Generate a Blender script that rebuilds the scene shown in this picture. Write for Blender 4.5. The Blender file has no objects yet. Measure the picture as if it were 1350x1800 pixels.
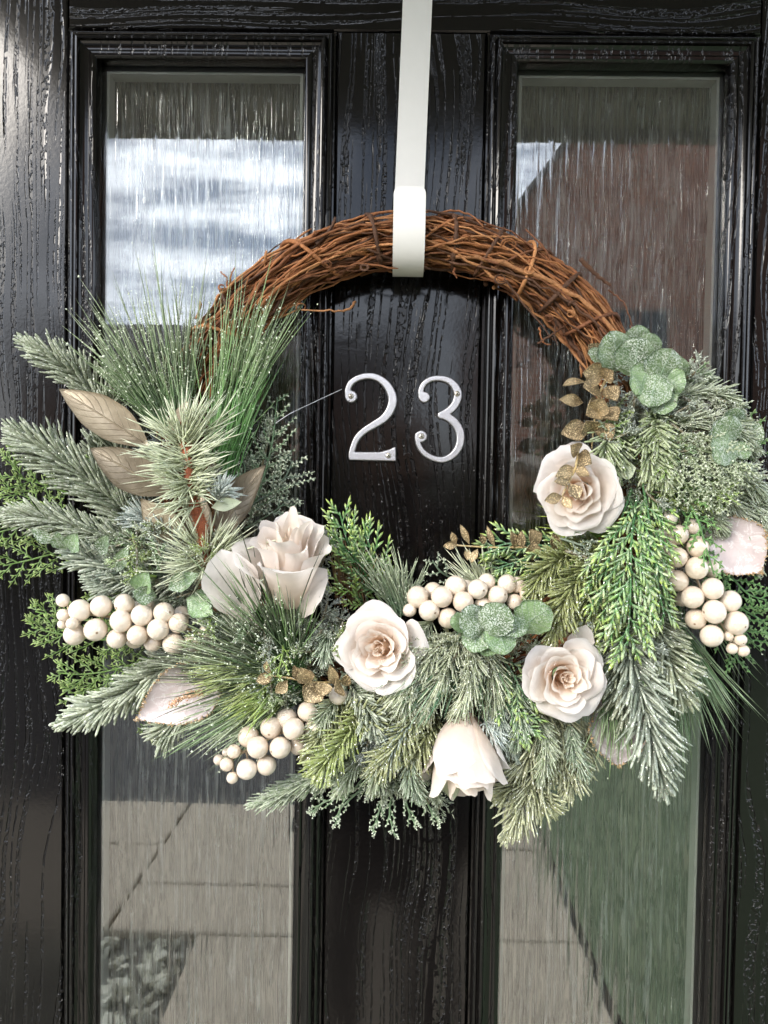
import bpy, math, random
import numpy as np
from mathutils import Vector, Matrix

random.seed(7)
rng = np.random.default_rng(7)
sc = bpy.context.scene
R = math.radians

# ------------------------------------------------------------------ camera
W0, H0, F0 = 1350.0, 1800.0, 1352.0
CAM = np.array([0.0, -0.676, 1.50])
yaw, pitch, roll = R(0.80), R(-1.60), R(0.99)
fw = np.array([-math.sin(yaw) * math.cos(pitch), math.cos(yaw) * math.cos(pitch), math.sin(pitch)])
r0 = np.cross(fw, [0, 0, 1.0]); r0 /= np.linalg.norm(r0)
u0 = np.cross(r0, fw)
rt = math.cos(roll) * r0 + math.sin(roll) * u0
up = -math.sin(roll) * r0 + math.cos(roll) * u0
cd = bpy.data.cameras.new('camera')
cam = bpy.data.objects.new('camera', cd)
sc.collection.objects.link(cam)
cd.sensor_fit = 'VERTICAL'; cd.sensor_height = 36.0; cd.sensor_width = 27.0
cd.lens = F0 / H0 * 36.0
cd.clip_start = 0.01; cd.clip_end = 500
M = Matrix.Identity(4)
for i in range(3):
    M[i][0] = rt[i]; M[i][1] = up[i]; M[i][2] = -fw[i]; M[i][3] = CAM[i]
cam.matrix_world = M
sc.camera = cam

# ------------------------------------------------------------------ sky, sun, exposure
SUN_EL, SUN_AZ = R(26), R(-39)          # azimuth measured from straight out of the door (-Y), negative = viewer's left
EXPOSURE = 1.28
SUN_STRENGTH, SUN_ANGLE = 1.5, R(24)
SKY_STRENGTH = 0.10
world = bpy.data.worlds.new('World'); sc.world = world; world.use_nodes = True
nt = world.node_tree; nt.nodes.clear()
N = nt.nodes.new; L = nt.links.new
out = N('ShaderNodeOutputWorld'); bg = N('ShaderNodeBackground'); bg.inputs[1].default_value = SKY_STRENGTH
sky = N('ShaderNodeTexSky'); sky.sky_type = 'NISHITA'; sky.sun_disc = False
sky.sun_elevation = SUN_EL; sky.ozone_density = 4.0
sun_dir = np.array([math.sin(SUN_AZ) * math.cos(SUN_EL), -math.cos(SUN_AZ) * math.cos(SUN_EL), math.sin(SUN_EL)])
sky.sun_rotation = math.atan2(sun_dir[0], sun_dir[1])
tc = N('ShaderNodeTexCoord'); sep = N('ShaderNodeSeparateXYZ'); L(tc.outputs['Generated'], sep.inputs[0])
zz = N('ShaderNodeMath'); zz.operation = 'MAXIMUM'; L(sep.outputs[2], zz.inputs[0]); zz.inputs[1].default_value = 0.0
za = N('ShaderNodeMath'); za.operation = 'ADD'; L(zz.outputs[0], za.inputs[0]); za.inputs[1].default_value = 0.12
dx = N('ShaderNodeMath'); dx.operation = 'DIVIDE'; L(sep.outputs[0], dx.inputs[0]); L(za.outputs[0], dx.inputs[1])
dy = N('ShaderNodeMath'); dy.operation = 'DIVIDE'; L(sep.outputs[1], dy.inputs[0]); L(za.outputs[0], dy.inputs[1])
cmb = N('ShaderNodeCombineXYZ'); L(dx.outputs[0], cmb.inputs[0]); L(dy.outputs[0], cmb.inputs[1])
cmap = N('ShaderNodeMapping'); cmap.inputs['Scale'].default_value = (0.75, 1.5, 1); cmap.inputs['Location'].default_value = (3.1, 1.7, 0)
L(cmb.outputs[0], cmap.inputs[0])
cn = N('ShaderNodeTexNoise'); cn.inputs['Scale'].default_value = 3.4; cn.inputs['Detail'].default_value = 7; cn.inputs['Roughness'].default_value = 0.58
L(cmap.outputs[0], cn.inputs['Vector'])
cr = N('ShaderNodeValToRGB'); cr.color_ramp.elements[0].position = 0.42; cr.color_ramp.elements[1].position = 0.60
cr.color_ramp.elements[0].color = (0.08, 0.08, 0.08, 1)
L(cn.outputs['Fac'], cr.inputs[0])
cmix = N('ShaderNodeMix'); cmix.data_type = 'RGBA'; L(cr.outputs[0], cmix.inputs[0])
L(sky.outputs[0], cmix.inputs[6]); cmix.inputs[7].default_value = (23.5, 24.8, 27.2, 1)
L(cmix.outputs[2], bg.inputs[0]); L(bg.outputs[0], out.inputs[0])

sl = bpy.data.lights.new('sun', 'SUN'); sl.energy = SUN_STRENGTH; sl.angle = SUN_ANGLE; sl.color = (1.0, 0.925, 0.82)
so = bpy.data.objects.new('sun', sl); sc.collection.objects.link(so)
so.rotation_euler = Vector(-sun_dir).to_track_quat('-Z', 'Y').to_euler()
so.location = tuple(sun_dir * 10)

sc.view_settings.view_transform = 'Standard'; sc.view_settings.look = 'None'
sc.view_settings.gamma = 1.0; sc.view_settings.use_curve_mapping = False
sc.view_settings.exposure = EXPOSURE
sc.cycles.use_denoising = True
sc.cycles.max_bounces = 10; sc.cycles.glossy_bounces = 5; sc.cycles.transmission_bounces = 10; sc.cycles.transparent_max_bounces = 8
sc.cycles.caustics_reflective = False

# ------------------------------------------------------------------ helpers
def P(px, py, d=0.0):
    """a point of the photograph at depth d metres in front of the door face"""
    v = fw + (px - W0 / 2) / F0 * rt - (py - H0 / 2) / F0 * up
    t = (-d - CAM[1]) / v[1]
    return CAM + t * v
def PP(pts):
    return np.array([P(x, y, d / 100.0) for x, y, d in pts])

ORG = {}
def link(o, parent=None, origin=None):
    sc.collection.objects.link(o)
    origin = np.array(origin if origin is not None else (0, 0, 0), float)
    base = ORG[parent.name] if parent is not None else np.zeros(3)
    o.parent = parent
    o.location = tuple(origin - base)
    ORG[o.name] = origin
    return o
def empty(name, origin, parent=None):
    o = bpy.data.objects.new(name, None); o.empty_display_size = 0.02
    return link(o, parent, origin)
def tag(o, label=None, cat=None, group=None, kind=None):
    if label: o['label'] = label
    if cat: o['category'] = cat
    if group: o['group'] = group
    if kind: o['kind'] = kind
    return o

class Acc:
    """collects vertices, faces and colours of ONE mesh"""
    def __init__(s): s.v = []; s.t = []; s.q = []; s.c = []; s.uv = []; s.n = 0
    def add(s, v, tris=None, quads=None, col=(1, 1, 1), uv=None):
        v = np.asarray(v, float).reshape(-1, 3)
        if tris is not None and len(tris): s.t.append(np.asarray(tris, int).reshape(-1, 3) + s.n)
        if quads is not None and len(quads): s.q.append(np.asarray(quads, int).reshape(-1, 4) + s.n)
        c = np.asarray(col, float)
        if c.ndim == 1: c = np.tile(c, (len(v), 1))
        s.c.append(c); s.v.append(v)
        s.uv.append(np.asarray(uv, float) if uv is not None else np.zeros((len(v), 2)))
        s.n += len(v)
    def build(s, name, mat, parent=None, origin=None, smooth=True):
        v = np.concatenate(s.v)
        if origin is None: origin = v.mean(0)
        origin = np.asarray(origin, float)
        t = np.concatenate(s.t) if s.t else np.zeros((0, 3), int)
        q = np.concatenate(s.q) if s.q else np.zeros((0, 4), int)
        me = bpy.data.meshes.new(name)
        nl = len(t) * 3 + len(q) * 4
        me.vertices.add(len(v)); me.vertices.foreach_set('co', (v - origin).astype(np.float32).ravel())
        me.loops.add(nl); li = np.concatenate([t.ravel(), q.ravel()]).astype(np.int32)
        me.loops.foreach_set('vertex_index', li)
        me.polygons.add(len(t) + len(q))
        st = np.concatenate([np.arange(len(t)) * 3, len(t) * 3 + np.arange(len(q)) * 4]).astype(np.int32)
        me.polygons.foreach_set('loop_start', st)
        me.polygons.foreach_set('use_smooth', np.full(len(t) + len(q), smooth))
        me.update(calc_edges=True)
        ca = me.color_attributes.new('Col', 'FLOAT_COLOR', 'POINT')
        c = np.concatenate(s.c); c4 = np.ones((len(c), 4)); c4[:, :3] = c
        ca.data.foreach_set('color', c4.astype(np.float32).ravel())
        uvl = me.uv_layers.new(name='UVMap')
        uvl.data.foreach_set('uv', np.concatenate(s.uv)[li].astype(np.float32).ravel())
        me.materials.append(mat)
        return link(bpy.data.objects.new(name, me), parent, origin)

def box(a, x0, x1, y0, y1, z0, z1, col=(1, 1, 1)):
    v = [(x, y, z) for x in (x0, x1) for y in (y0, y1) for z in (z0, z1)]
    q = [(0, 1, 3, 2), (4, 6, 7, 5), (0, 4, 5, 1), (2, 3, 7, 6), (0, 2, 6, 4), (1, 5, 7, 3)]
    a.add(v, quads=q, col=col)

def norm(v):
    return v / (np.linalg.norm(v, axis=-1, keepdims=True) + 1e-12)
def resample(pts, n):
    """smooth curve through control points"""
    p = np.asarray(pts, float)
    if len(p) == 2:
        t = np.linspace(0, 1, n)[:, None]; return p[0] * (1 - t) + p[1] * t
    e = np.vstack([2 * p[0] - p[1], p, 2 * p[-1] - p[-2]])
    seg = len(p) - 1
    u = np.linspace(0, seg - 1e-9, n); i = u.astype(int); f = (u - i)[:, None]
    a, b, c, d = e[i], e[i + 1], e[i + 2], e[i + 3]
    return 0.5 * ((2 * b) + (-a + c) * f + (2 * a - 5 * b + 4 * c - d) * f ** 2 + (-a + 3 * b - 3 * c + d) * f ** 3)
def interp(curve, t):
    n = len(curve) - 1; u = np.clip(t, 0, 1) * (n - 1e-9); i = u.astype(int); f = (u - i)[:, None]
    return curve[i] * (1 - f) + curve[i + 1] * f, norm(curve[i + 1] - curve[i])

def tube(a, pts, rad, sides=6, col=(1, 1, 1), cap=True):
    pts = np.asarray(pts, float); n = len(pts)
    rad = np.broadcast_to(np.asarray(rad, float), (n,))
    T = norm(np.gradient(pts, axis=0))
    ref = np.array([0.13, -1.0, 0.21]); ref /= np.linalg.norm(ref)
    A = norm(np.cross(T, ref)); B = np.cross(T, A)
    an = np.linspace(0, 2 * np.pi, sides, endpoint=False)
    v = pts[:, None] + rad[:, None, None] * (np.cos(an)[None, :, None] * A[:, None] + np.sin(an)[None, :, None] * B[:, None])
    i, j = np.meshgrid(np.arange(n - 1), np.arange(sides), indexing='ij'); j2 = (j + 1) % sides
    q = np.stack([i * sides + j, i * sides + j2, (i + 1) * sides + j2, (i + 1) * sides + j], -1).reshape(-1, 4)
    v = v.reshape(-1, 3); tr = []
    if cap:
        v = np.vstack([v, pts[:1], pts[-1:]])
        for k in range(sides):
            tr.append((n * sides, (k + 1) % sides, k)); tr.append((n * sides + 1, (n - 1) * sides + k, (n - 1) * sides + (k + 1) % sides))
    c = np.asarray(col, float)
    if c.ndim == 2:
        c = np.repeat(c, sides, 0)
        if cap: c = np.vstack([c, c[:1], c[-1:]])
    a.add(v, tris=tr, quads=q, col=c)

def needles(a, p0, d, ln, r, c0, c1, bend=None, segs=2, fat=0.5, sides=3, blunt=False):
    """many tapered needles at once"""
    n = len(p0)
    if n == 0: return
    ln = np.broadcast_to(np.asarray(ln, float), (n,)); r = np.broadcast_to(np.asarray(r, float), (n,))
    d = norm(d)
    if bend is None: bend = np.zeros((n, 3))
    rv = rng.normal(size=(n, 3)); A = norm(np.cross(d, rv)); B = np.cross(d, A)
    an = np.linspace(0, 2 * np.pi, sides, endpoint=False)
    rows = []; cols = []
    for k in range(segs):
        f = (k / segs) if not blunt else (0.0, 0.45, 0.93)[k]
        ctr = p0 + d * (ln * f)[:, None] + bend * (f * f)
        rr = r * ((0.75 if k == 0 else (1.0 if f <= fat else 0.8)) if not blunt else (0.65, 1.0, 0.72)[k])
        rows.append(ctr[:, None] + rr[:, None, None] * (np.cos(an)[None, :, None] * A[:, None] + np.sin(an)[None, :, None] * B[:, None]))
        cols.append(np.repeat((c0 * (1 - f) + c1 * f)[:, None], sides, 1))
    tip = (p0 + d * ln[:, None] + bend)[:, None]
    V = np.concatenate(rows + [tip], 1); C = np.concatenate(cols + [c1[:, None]], 1)
    m = V.shape[1]; base = (np.arange(n) * m)[:, None, None]
    q = []; t = []
    for k in range(segs - 1):
        for j in range(sides):
            j2 = (j + 1) % sides
            q.append((k * sides + j, k * sides + j2, (k + 1) * sides + j2, (k + 1) * sides + j))
    k = segs - 1
    for j in range(sides): t.append((k * sides + j, k * sides + (j + 1) % sides, m - 1))
    Q = (np.array(q)[None] + base).reshape(-1, 4) if q else None
    T = (np.array(t)[None] + base).reshape(-1, 3)
    a.add(V.reshape(-1, 3), tris=T, quads=Q, col=C.reshape(-1, 3))

OCT = np.array([(1, 0, 0), (-1, 0, 0), (0, 1, 0), (0, -1, 0), (0, 0, 1), (0, 0, -1)], float)
OCT_T = np.array([(0, 2, 4), (2, 1, 4), (1, 3, 4), (3, 0, 4), (2, 0, 5), (1, 2, 5), (3, 1, 5), (0, 3, 5)])
def flecks(a, p, r, col):
    n = len(p)
    if n == 0: return
    r = np.broadcast_to(np.asarray(r, float), (n,))
    rot = norm(rng.normal(size=(n, 3)))
    jit = 1 + 0.5 * rng.normal(size=(n, 6, 1))
    o = OCT[None] * jit
    k = rot[:, None]; o = 2 * k * (k * o).sum(-1, keepdims=True) - o      # half turn about a random axis
    v = p[:, None] + o * r[:, None, None]
    t = OCT_T[None] + (np.arange(n) * 6)[:, None, None]
    c = np.asarray(col, float)
    if c.ndim == 2: c = np.repeat(c, 6, 0)
    a.add(v.reshape(-1, 3), tris=t.reshape(-1, 3), col=c)

def mixc(a, b, f):
    a = np.asarray(a, float); b = np.asarray(b, float); f = np.asarray(f)[:, None]
    return a * (1 - f) + b * f

# ------------------------------------------------------------------ materials
def mat_new(name):
    m = bpy.data.materials.new(name); m.use_nodes = True
    nt = m.node_tree; b = nt.nodes['Principled BSDF']
    return m, nt, b
def node(nt, typ, **kw):
    n = nt.nodes.new(typ)
    for k, v in kw.items():
        if k in n.inputs: n.inputs[k].default_value = v
        else: setattr(n, k, v)
    return n
def math_(nt, op, a, b=None):
    n = nt.nodes.new('ShaderNodeMath'); n.operation = op
    for i, x in enumerate((a, b)):
        if x is None: continue
        if isinstance(x, (int, float)): n.inputs[i].default_value = x
        else: nt.links.new(x, n.inputs[i])
    return n.outputs[0]
def ramp(nt, fac, stops):
    n = nt.nodes.new('ShaderNodeValToRGB'); e = n.color_ramp.elements
    while len(e) < len(stops): e.new(0.5)
    for k, (p, c) in enumerate(stops):
        e[k].position = p; e[k].color = (c, c, c, 1) if isinstance(c, (int, float)) else (*c, 1)
    nt.links.new(fac, n.inputs[0]); return n.outputs[0]
def mixrgb(nt, fac, a, b, blend='MIX'):
    n = nt.nodes.new('ShaderNodeMix'); n.data_type = 'RGBA'; n.blend_type = blend
    for i, x in ((0, fac), (6, a), (7, b)):
        if isinstance(x, (int, float)): n.inputs[i].default_value = x
        elif isinstance(x, tuple): n.inputs[i].default_value = (*x, 1) if len(x) == 3 else x
        else: nt.links.new(x, n.inputs[i])
    return n.outputs[2]
def noise(nt, vec, scale, detail=2, rough=0.5, dist=0.0):
    n = node(nt, 'ShaderNodeTexNoise', Scale=scale, Detail=detail, Roughness=rough, Distortion=dist)
    if vec is not None: nt.links.new(vec, n.inputs['Vector'])
    return n.outputs['Fac']
def mapping(nt, vec, scale=(1, 1, 1), loc=(0, 0, 0), rot=(0, 0, 0)):
    n = node(nt, 'ShaderNodeMapping'); n.inputs['Scale'].default_value = scale; n.inputs['Location'].default_value = loc
    n.inputs['Rotation'].default_value = rot
    nt.links.new(vec, n.inputs[0]); return n.outputs[0]
def geo_pos(nt): return nt.nodes.new('ShaderNodeNewGeometry').outputs['Position']
def bump(nt, height, b, strength=1.0, dist=0.001, normal=None):
    n = node(nt, 'ShaderNodeBump', Strength=strength, Distance=dist); nt.links.new(height, n.inputs['Height'])
    if normal is not None: nt.links.new(normal, n.inputs['Normal'])
    if b is not None: nt.links.new(n.outputs[0], b.inputs['Normal'])
    return n.outputs[0]
def attr(nt, name='Col'):
    n = nt.nodes.new('ShaderNodeAttribute'); n.attribute_name = name; return n.outputs['Color']

def door_material(name, horizontal=False, grain=1.0, seed=0.0):
    """black gloss skin with an embossed oak grain"""
    m, nt, b = mat_new(name)
    b.inputs['Base Color'].default_value = (0.0035, 0.0030, 0.0028, 1)
    b.inputs['Specular IOR Level'].default_value = 0.40
    pos = geo_pos(nt)
    if horizontal: pos = mapping(nt, pos, rot=(0, R(90), 0))
    pos = mapping(nt, pos, loc=(seed, 0, seed * 1.7))
    # slow sideways wander of the grain
    wob = noise(nt, mapping(nt, pos, scale=(4, 4, 2.2)), 1.0, 2)
    sep = node(nt, 'ShaderNodeSeparateXYZ'); nt.links.new(pos, sep.inputs[0])
    x2 = math_(nt, 'ADD', sep.outputs[0], math_(nt, 'MULTIPLY', wob, 0.11))
    fine = noise(nt, mapping(nt, pos, scale=(130, 130, 60)), 1.0, 2)
    x3 = math_(nt, 'ADD', x2, math_(nt, 'MULTIPLY', fine, 0.0022))
    com = node(nt, 'ShaderNodeCombineXYZ'); nt.links.new(x3, com.inputs[0]); nt.links.new(sep.outputs[1], com.inputs[1]); nt.links.new(sep.outputs[2], com.inputs[2])
    g = com.outputs[0]
    # grain lines: one dimensional noise across the board, stretched along it
    lines = noise(nt, mapping(nt, g, scale=(250, 1, 4.0)), 1.0, 1.5, 0.5)
    groove = ramp(nt, lines, [(0.52, 0.0), (0.57, 1.0)])
    dashes = noise(nt, mapping(nt, g, scale=(340, 1, 150)), 1.0, 2, 0.55)
    dash = ramp(nt, dashes, [(0.42, 0.0), (0.50, 1.0)])
    band = ramp(nt, noise(nt, mapping(nt, g, scale=(26, 1, 1.2)), 1.0, 2), [(0.34, 0.0), (0.43, 1.0)])
    h = math_(nt, 'MULTIPLY', math_(nt, 'MULTIPLY', groove, dash), band)
    peel = noise(nt, mapping(nt, pos, scale=(300, 300, 300)), 1.0, 2)
    wave = noise(nt, mapping(nt, pos, scale=(12, 12, 7)), 1.0, 1)
    n1 = bump(nt, wave, None, 0.22, 0.004)
    n2 = bump(nt, peel, None, 0.10 , 0.0003, n1)
    bump(nt, math_(nt, 'MULTIPLY', h, -1.0), b, 0.9 * grain, 0.0015, n2)
    b.inputs['Roughness'].default_value = 0.17
    smear = ramp(nt, noise(nt, mapping(nt, pos, scale=(9, 9, 5)), 1.0, 4, 0.65), [(0.35, 0.0), (0.7, 1.0)])
    nt.links.new(math_(nt, 'ADD', math_(nt, 'ADD', math_(nt, 'MULTIPLY', h, 0.12), 0.09), math_(nt, 'MULTIPLY', smear, 0.06)), b.inputs['Roughness'])
    return m
MD_V = door_material('black_gloss_grain', False, 1.0, 0.0)
MD_L = door_material('black_gloss_grain_wide', False, 1.0, 5.3)
MD_H = door_material('black_gloss_grain_cross', True, 0.9, 2.0)
MD_M = door_material('black_gloss_moulding', False, 0.45, 8.1)

def glass_material(name, textured):
    m, nt, b = mat_new(name)
    b.inputs['Base Color'].default_value = (0.93, 0.96, 0.94, 1)
    b.inputs['Transmission Weight'].default_value = 1.0
    b.inputs['IOR'].default_value = 1.55 if textured else 1.8
    b.inputs['Roughness'].default_value = 0.0
    pos = geo_pos(nt)
    if textured:
        w = noise(nt, mapping(nt, pos, scale=(9, 9, 7)), 1.0, 2)
        sep = node(nt, 'ShaderNodeSeparateXYZ'); nt.links.new(pos, sep.inputs[0])
        x2 = math_(nt, 'ADD', sep.outputs[0], math_(nt, 'MULTIPLY', w, 0.007))
        com = node(nt, 'ShaderNodeCombineXYZ'); nt.links.new(x2, com.inputs[0]); nt.links.new(sep.outputs[2], com.inputs[2])
        l1 = noise(nt, mapping(nt, com.outputs[0], scale=(240, 1, 6)), 1.0, 2, 0.55)
        l1 = ramp(nt, l1, [(0.40, 0.55), (0.46, 0.0), (0.52, 0.0), (0.56, 1.0), (0.60, 1.0), (0.64, 0.2)])
        bump(nt, l1, b, 1.0, 0.0024)
        rid = ramp(nt, l1, [(0.45, 0.0), (0.95, 1.0)]); rid = math_(nt, 'MULTIPLY', rid, ramp(nt, noise(nt, mapping(nt, pos, scale=(30, 1, 6)), 1.0, 2), [(0.35, 0.35), (0.65, 1.0)]))
        nt.links.new(math_(nt, 'SUBTRACT', 1.0, math_(nt, 'MULTIPLY', rid, 0.2)), b.inputs['Transmission Weight'])
        nt.links.new(math_(nt, 'MULTIPLY', rid, 0.35), b.inputs['Roughness'])
    else:
        w = noise(nt, mapping(nt, pos, scale=(16, 16, 9)), 1.0, 1)
        drip = noise(nt, mapping(nt, pos, scale=(260, 1, 9)), 1.0, 2)
        n1 = bump(nt, w, None, 0.06, 0.001)
        bump(nt, ramp(nt, drip, [(0.55, 0.0), (0.75, 1.0)]), b, 0.10, 0.0005, n1)
    return m
MG_FLAT = glass_material('clear_glass', False)
MG_TEX = glass_material('patterned_glass', True)

def simple(name, col, rough=0.5, metal=0.0, spec=0.5, bscale=None, bdist=0.0005, bstr=0.5, var=0.0, coat=0.0):
    m, nt, b = mat_new(name)
    b.inputs['Base Color'].default_value = (*col, 1); b.inputs['Roughness'].default_value = rough
    b.inputs['Metallic'].default_value = metal; b.inputs['Specular IOR Level'].default_value = spec
    b.inputs['Coat Weight'].default_value = coat; b.inputs['Coat Roughness'].default_value = 0.1
    pos = geo_pos(nt)
    if var:
        f = noise(nt, pos, (bscale or 100) * 0.35, 4, 0.6)
        c = mixrgb(nt, f, tuple(x * (1 - var) for x in col), tuple(min(1, x * (1 + var)) for x in col))
        nt.links.new(c, b.inputs['Base Color'])
    if bscale: bump(nt, noise(nt, pos, bscale, 4, 0.6), b, bstr, bdist)
    return m

def foliage_material(name, rough=0.55, bscale=900, bdist=0.0006, bstr=0.7, transl=0.15, frost=0.0, metal=0.0, glit=0.0):
    """colour from the plant itself, fine flock relief, frost crust from 3D noise, glitter grains"""
    m, nt, b = mat_new(name)
    col = attr(nt); pos = geo_pos(nt)
    f = noise(nt, pos, 260, 3, 0.6)
    c = mixrgb(nt, 1.0, col, ramp(nt, f, [(0.3, (0.98, 1.0, 0.89)), (0.7, (1.63, 1.67, 1.47))]), 'MULTIPLY')
    if frost:
        fr = noise(nt, pos, 420, 3, 0.7)
        c = mixrgb(nt, math_(nt, 'MULTIPLY', ramp(nt, fr, [(0.48, 0.0), (0.62, 1.0)]), frost), c, (0.68, 0.70, 0.62))
    nt.links.new(c, b.inputs['Base Color'])
    b.inputs['Roughness'].default_value = rough; b.inputs['Metallic'].default_value = metal
    b.inputs['Specular IOR Level'].default_value = 0.4
    bump(nt, noise(nt, pos, bscale, 2, 0.6), b, bstr, bdist)
    last = b.outputs[0]
    if glit:
        vo = node(nt, 'ShaderNodeTexVoronoi', Scale=1500.0); nt.links.new(pos, vo.inputs['Vector'])
        gm = ramp(nt, node_sep(nt, vo.outputs['Color']), [(1.0 - glit, 0.0), (1.0 - glit + 0.02, 1.0)])
        gb = node(nt, 'ShaderNodeBsdfGlossy', Roughness=0.22); gb.inputs['Color'].default_value = (0.95, 0.93, 0.86, 1)
        nm = node(nt, 'ShaderNodeVectorMath', operation='SUBTRACT'); nt.links.new(vo.outputs['Color'], nm.inputs[0]); nm.inputs[1].default_value = (0.5, 0.5, 0.5)
        ad = node(nt, 'ShaderNodeVectorMath', operation='ADD'); nt.links.new(nm.outputs[0], ad.inputs[0])
        nt.links.new(nt.nodes.new('ShaderNodeNewGeometry').outputs['Normal'], ad.inputs[1])
        no = node(nt, 'ShaderNodeVectorMath', operation='NORMALIZE'); nt.links.new(ad.outputs[0], no.inputs[0]); nt.links.new(no.outputs[0], gb.inputs['Normal'])
        ms = nt.nodes.new('ShaderNodeMixShader'); nt.links.new(gm, ms.inputs[0]); nt.links.new(last, ms.inputs[1]); nt.links.new(gb.outputs[0], ms.inputs[2]); last = ms.outputs[0]
    if transl:
        tr = nt.nodes.new('ShaderNodeBsdfTranslucent'); nt.links.new(c, tr.inputs[0])
        ms = nt.nodes.new('ShaderNodeMixShader'); ms.inputs[0].default_value = transl
        nt.links.new(last, ms.inputs[1]); nt.links.new(tr.outputs[0], ms.inputs[2]); last = ms.outputs[0]
    nt.links.new(last, nt.nodes['Material Output'].inputs[0])
    return m
def node_sep(nt, colsock):
    n = node(nt, 'ShaderNodeSeparateColor'); nt.links.new(colsock, n.inputs[0]); return n.outputs[0]

MF_FIR = foliage_material('frosted_fir', 0.6, frost=0.55, glit=0.05)
MF_GLIT = foliage_material('glitter_fir', 0.5, frost=0.25, glit=0.12)
MF_PINE = foliage_material('pine_needles', 0.45, frost=0.10)
MF_CEDAR = foliage_material('cedar_scales', 0.5, frost=0.12)
MF_PALE = foliage_material('pale_pine', 0.55, frost=0.2)
M_TWIG = foliage_material('vine_bark', 0.7, 500, 0.0012, 0.9, 0.0)
M_GOLDLEAF = None

def petal_material():
    m, nt, b = mat_new('silk_petal')
    col = attr(nt); pos = geo_pos(nt)
    weave = noise(nt, pos, 1600, 2); soft = noise(nt, pos, 90, 3)
    c = mixrgb(nt, 1.0, col, ramp(nt, soft, [(0.3, 0.95), (0.7, 1.04)]), 'MULTIPLY')
    nt.links.new(c, b.inputs['Base Color']); b.inputs['Roughness'].default_value = 0.62
    b.inputs['Specular IOR Level'].default_value = 0.25
    b.inputs['Sheen Weight'].default_value = 0.15
    crease = noise(nt, pos, 220, 3, 0.6, 1.2); n1 = bump(nt, soft, None, 0.55, 0.002); n0 = bump(nt, crease, None, 0.35, 0.0007, n1); bump(nt, weave, b, 0.3, 0.0002, n0)
    tr = nt.nodes.new('ShaderNodeBsdfTranslucent'); nt.links.new(c, tr.inputs[0])
    ms = nt.nodes.new('ShaderNodeMixShader'); ms.inputs[0].default_value = 0.45
    nt.links.new(b.outputs[0], ms.inputs[1]); nt.links.new(tr.outputs[0], ms.inputs[2]); nt.links.new(ms.outputs[0], nt.nodes['Material Output'].inputs[0])
    return m
M_PETAL = petal_material()

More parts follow.
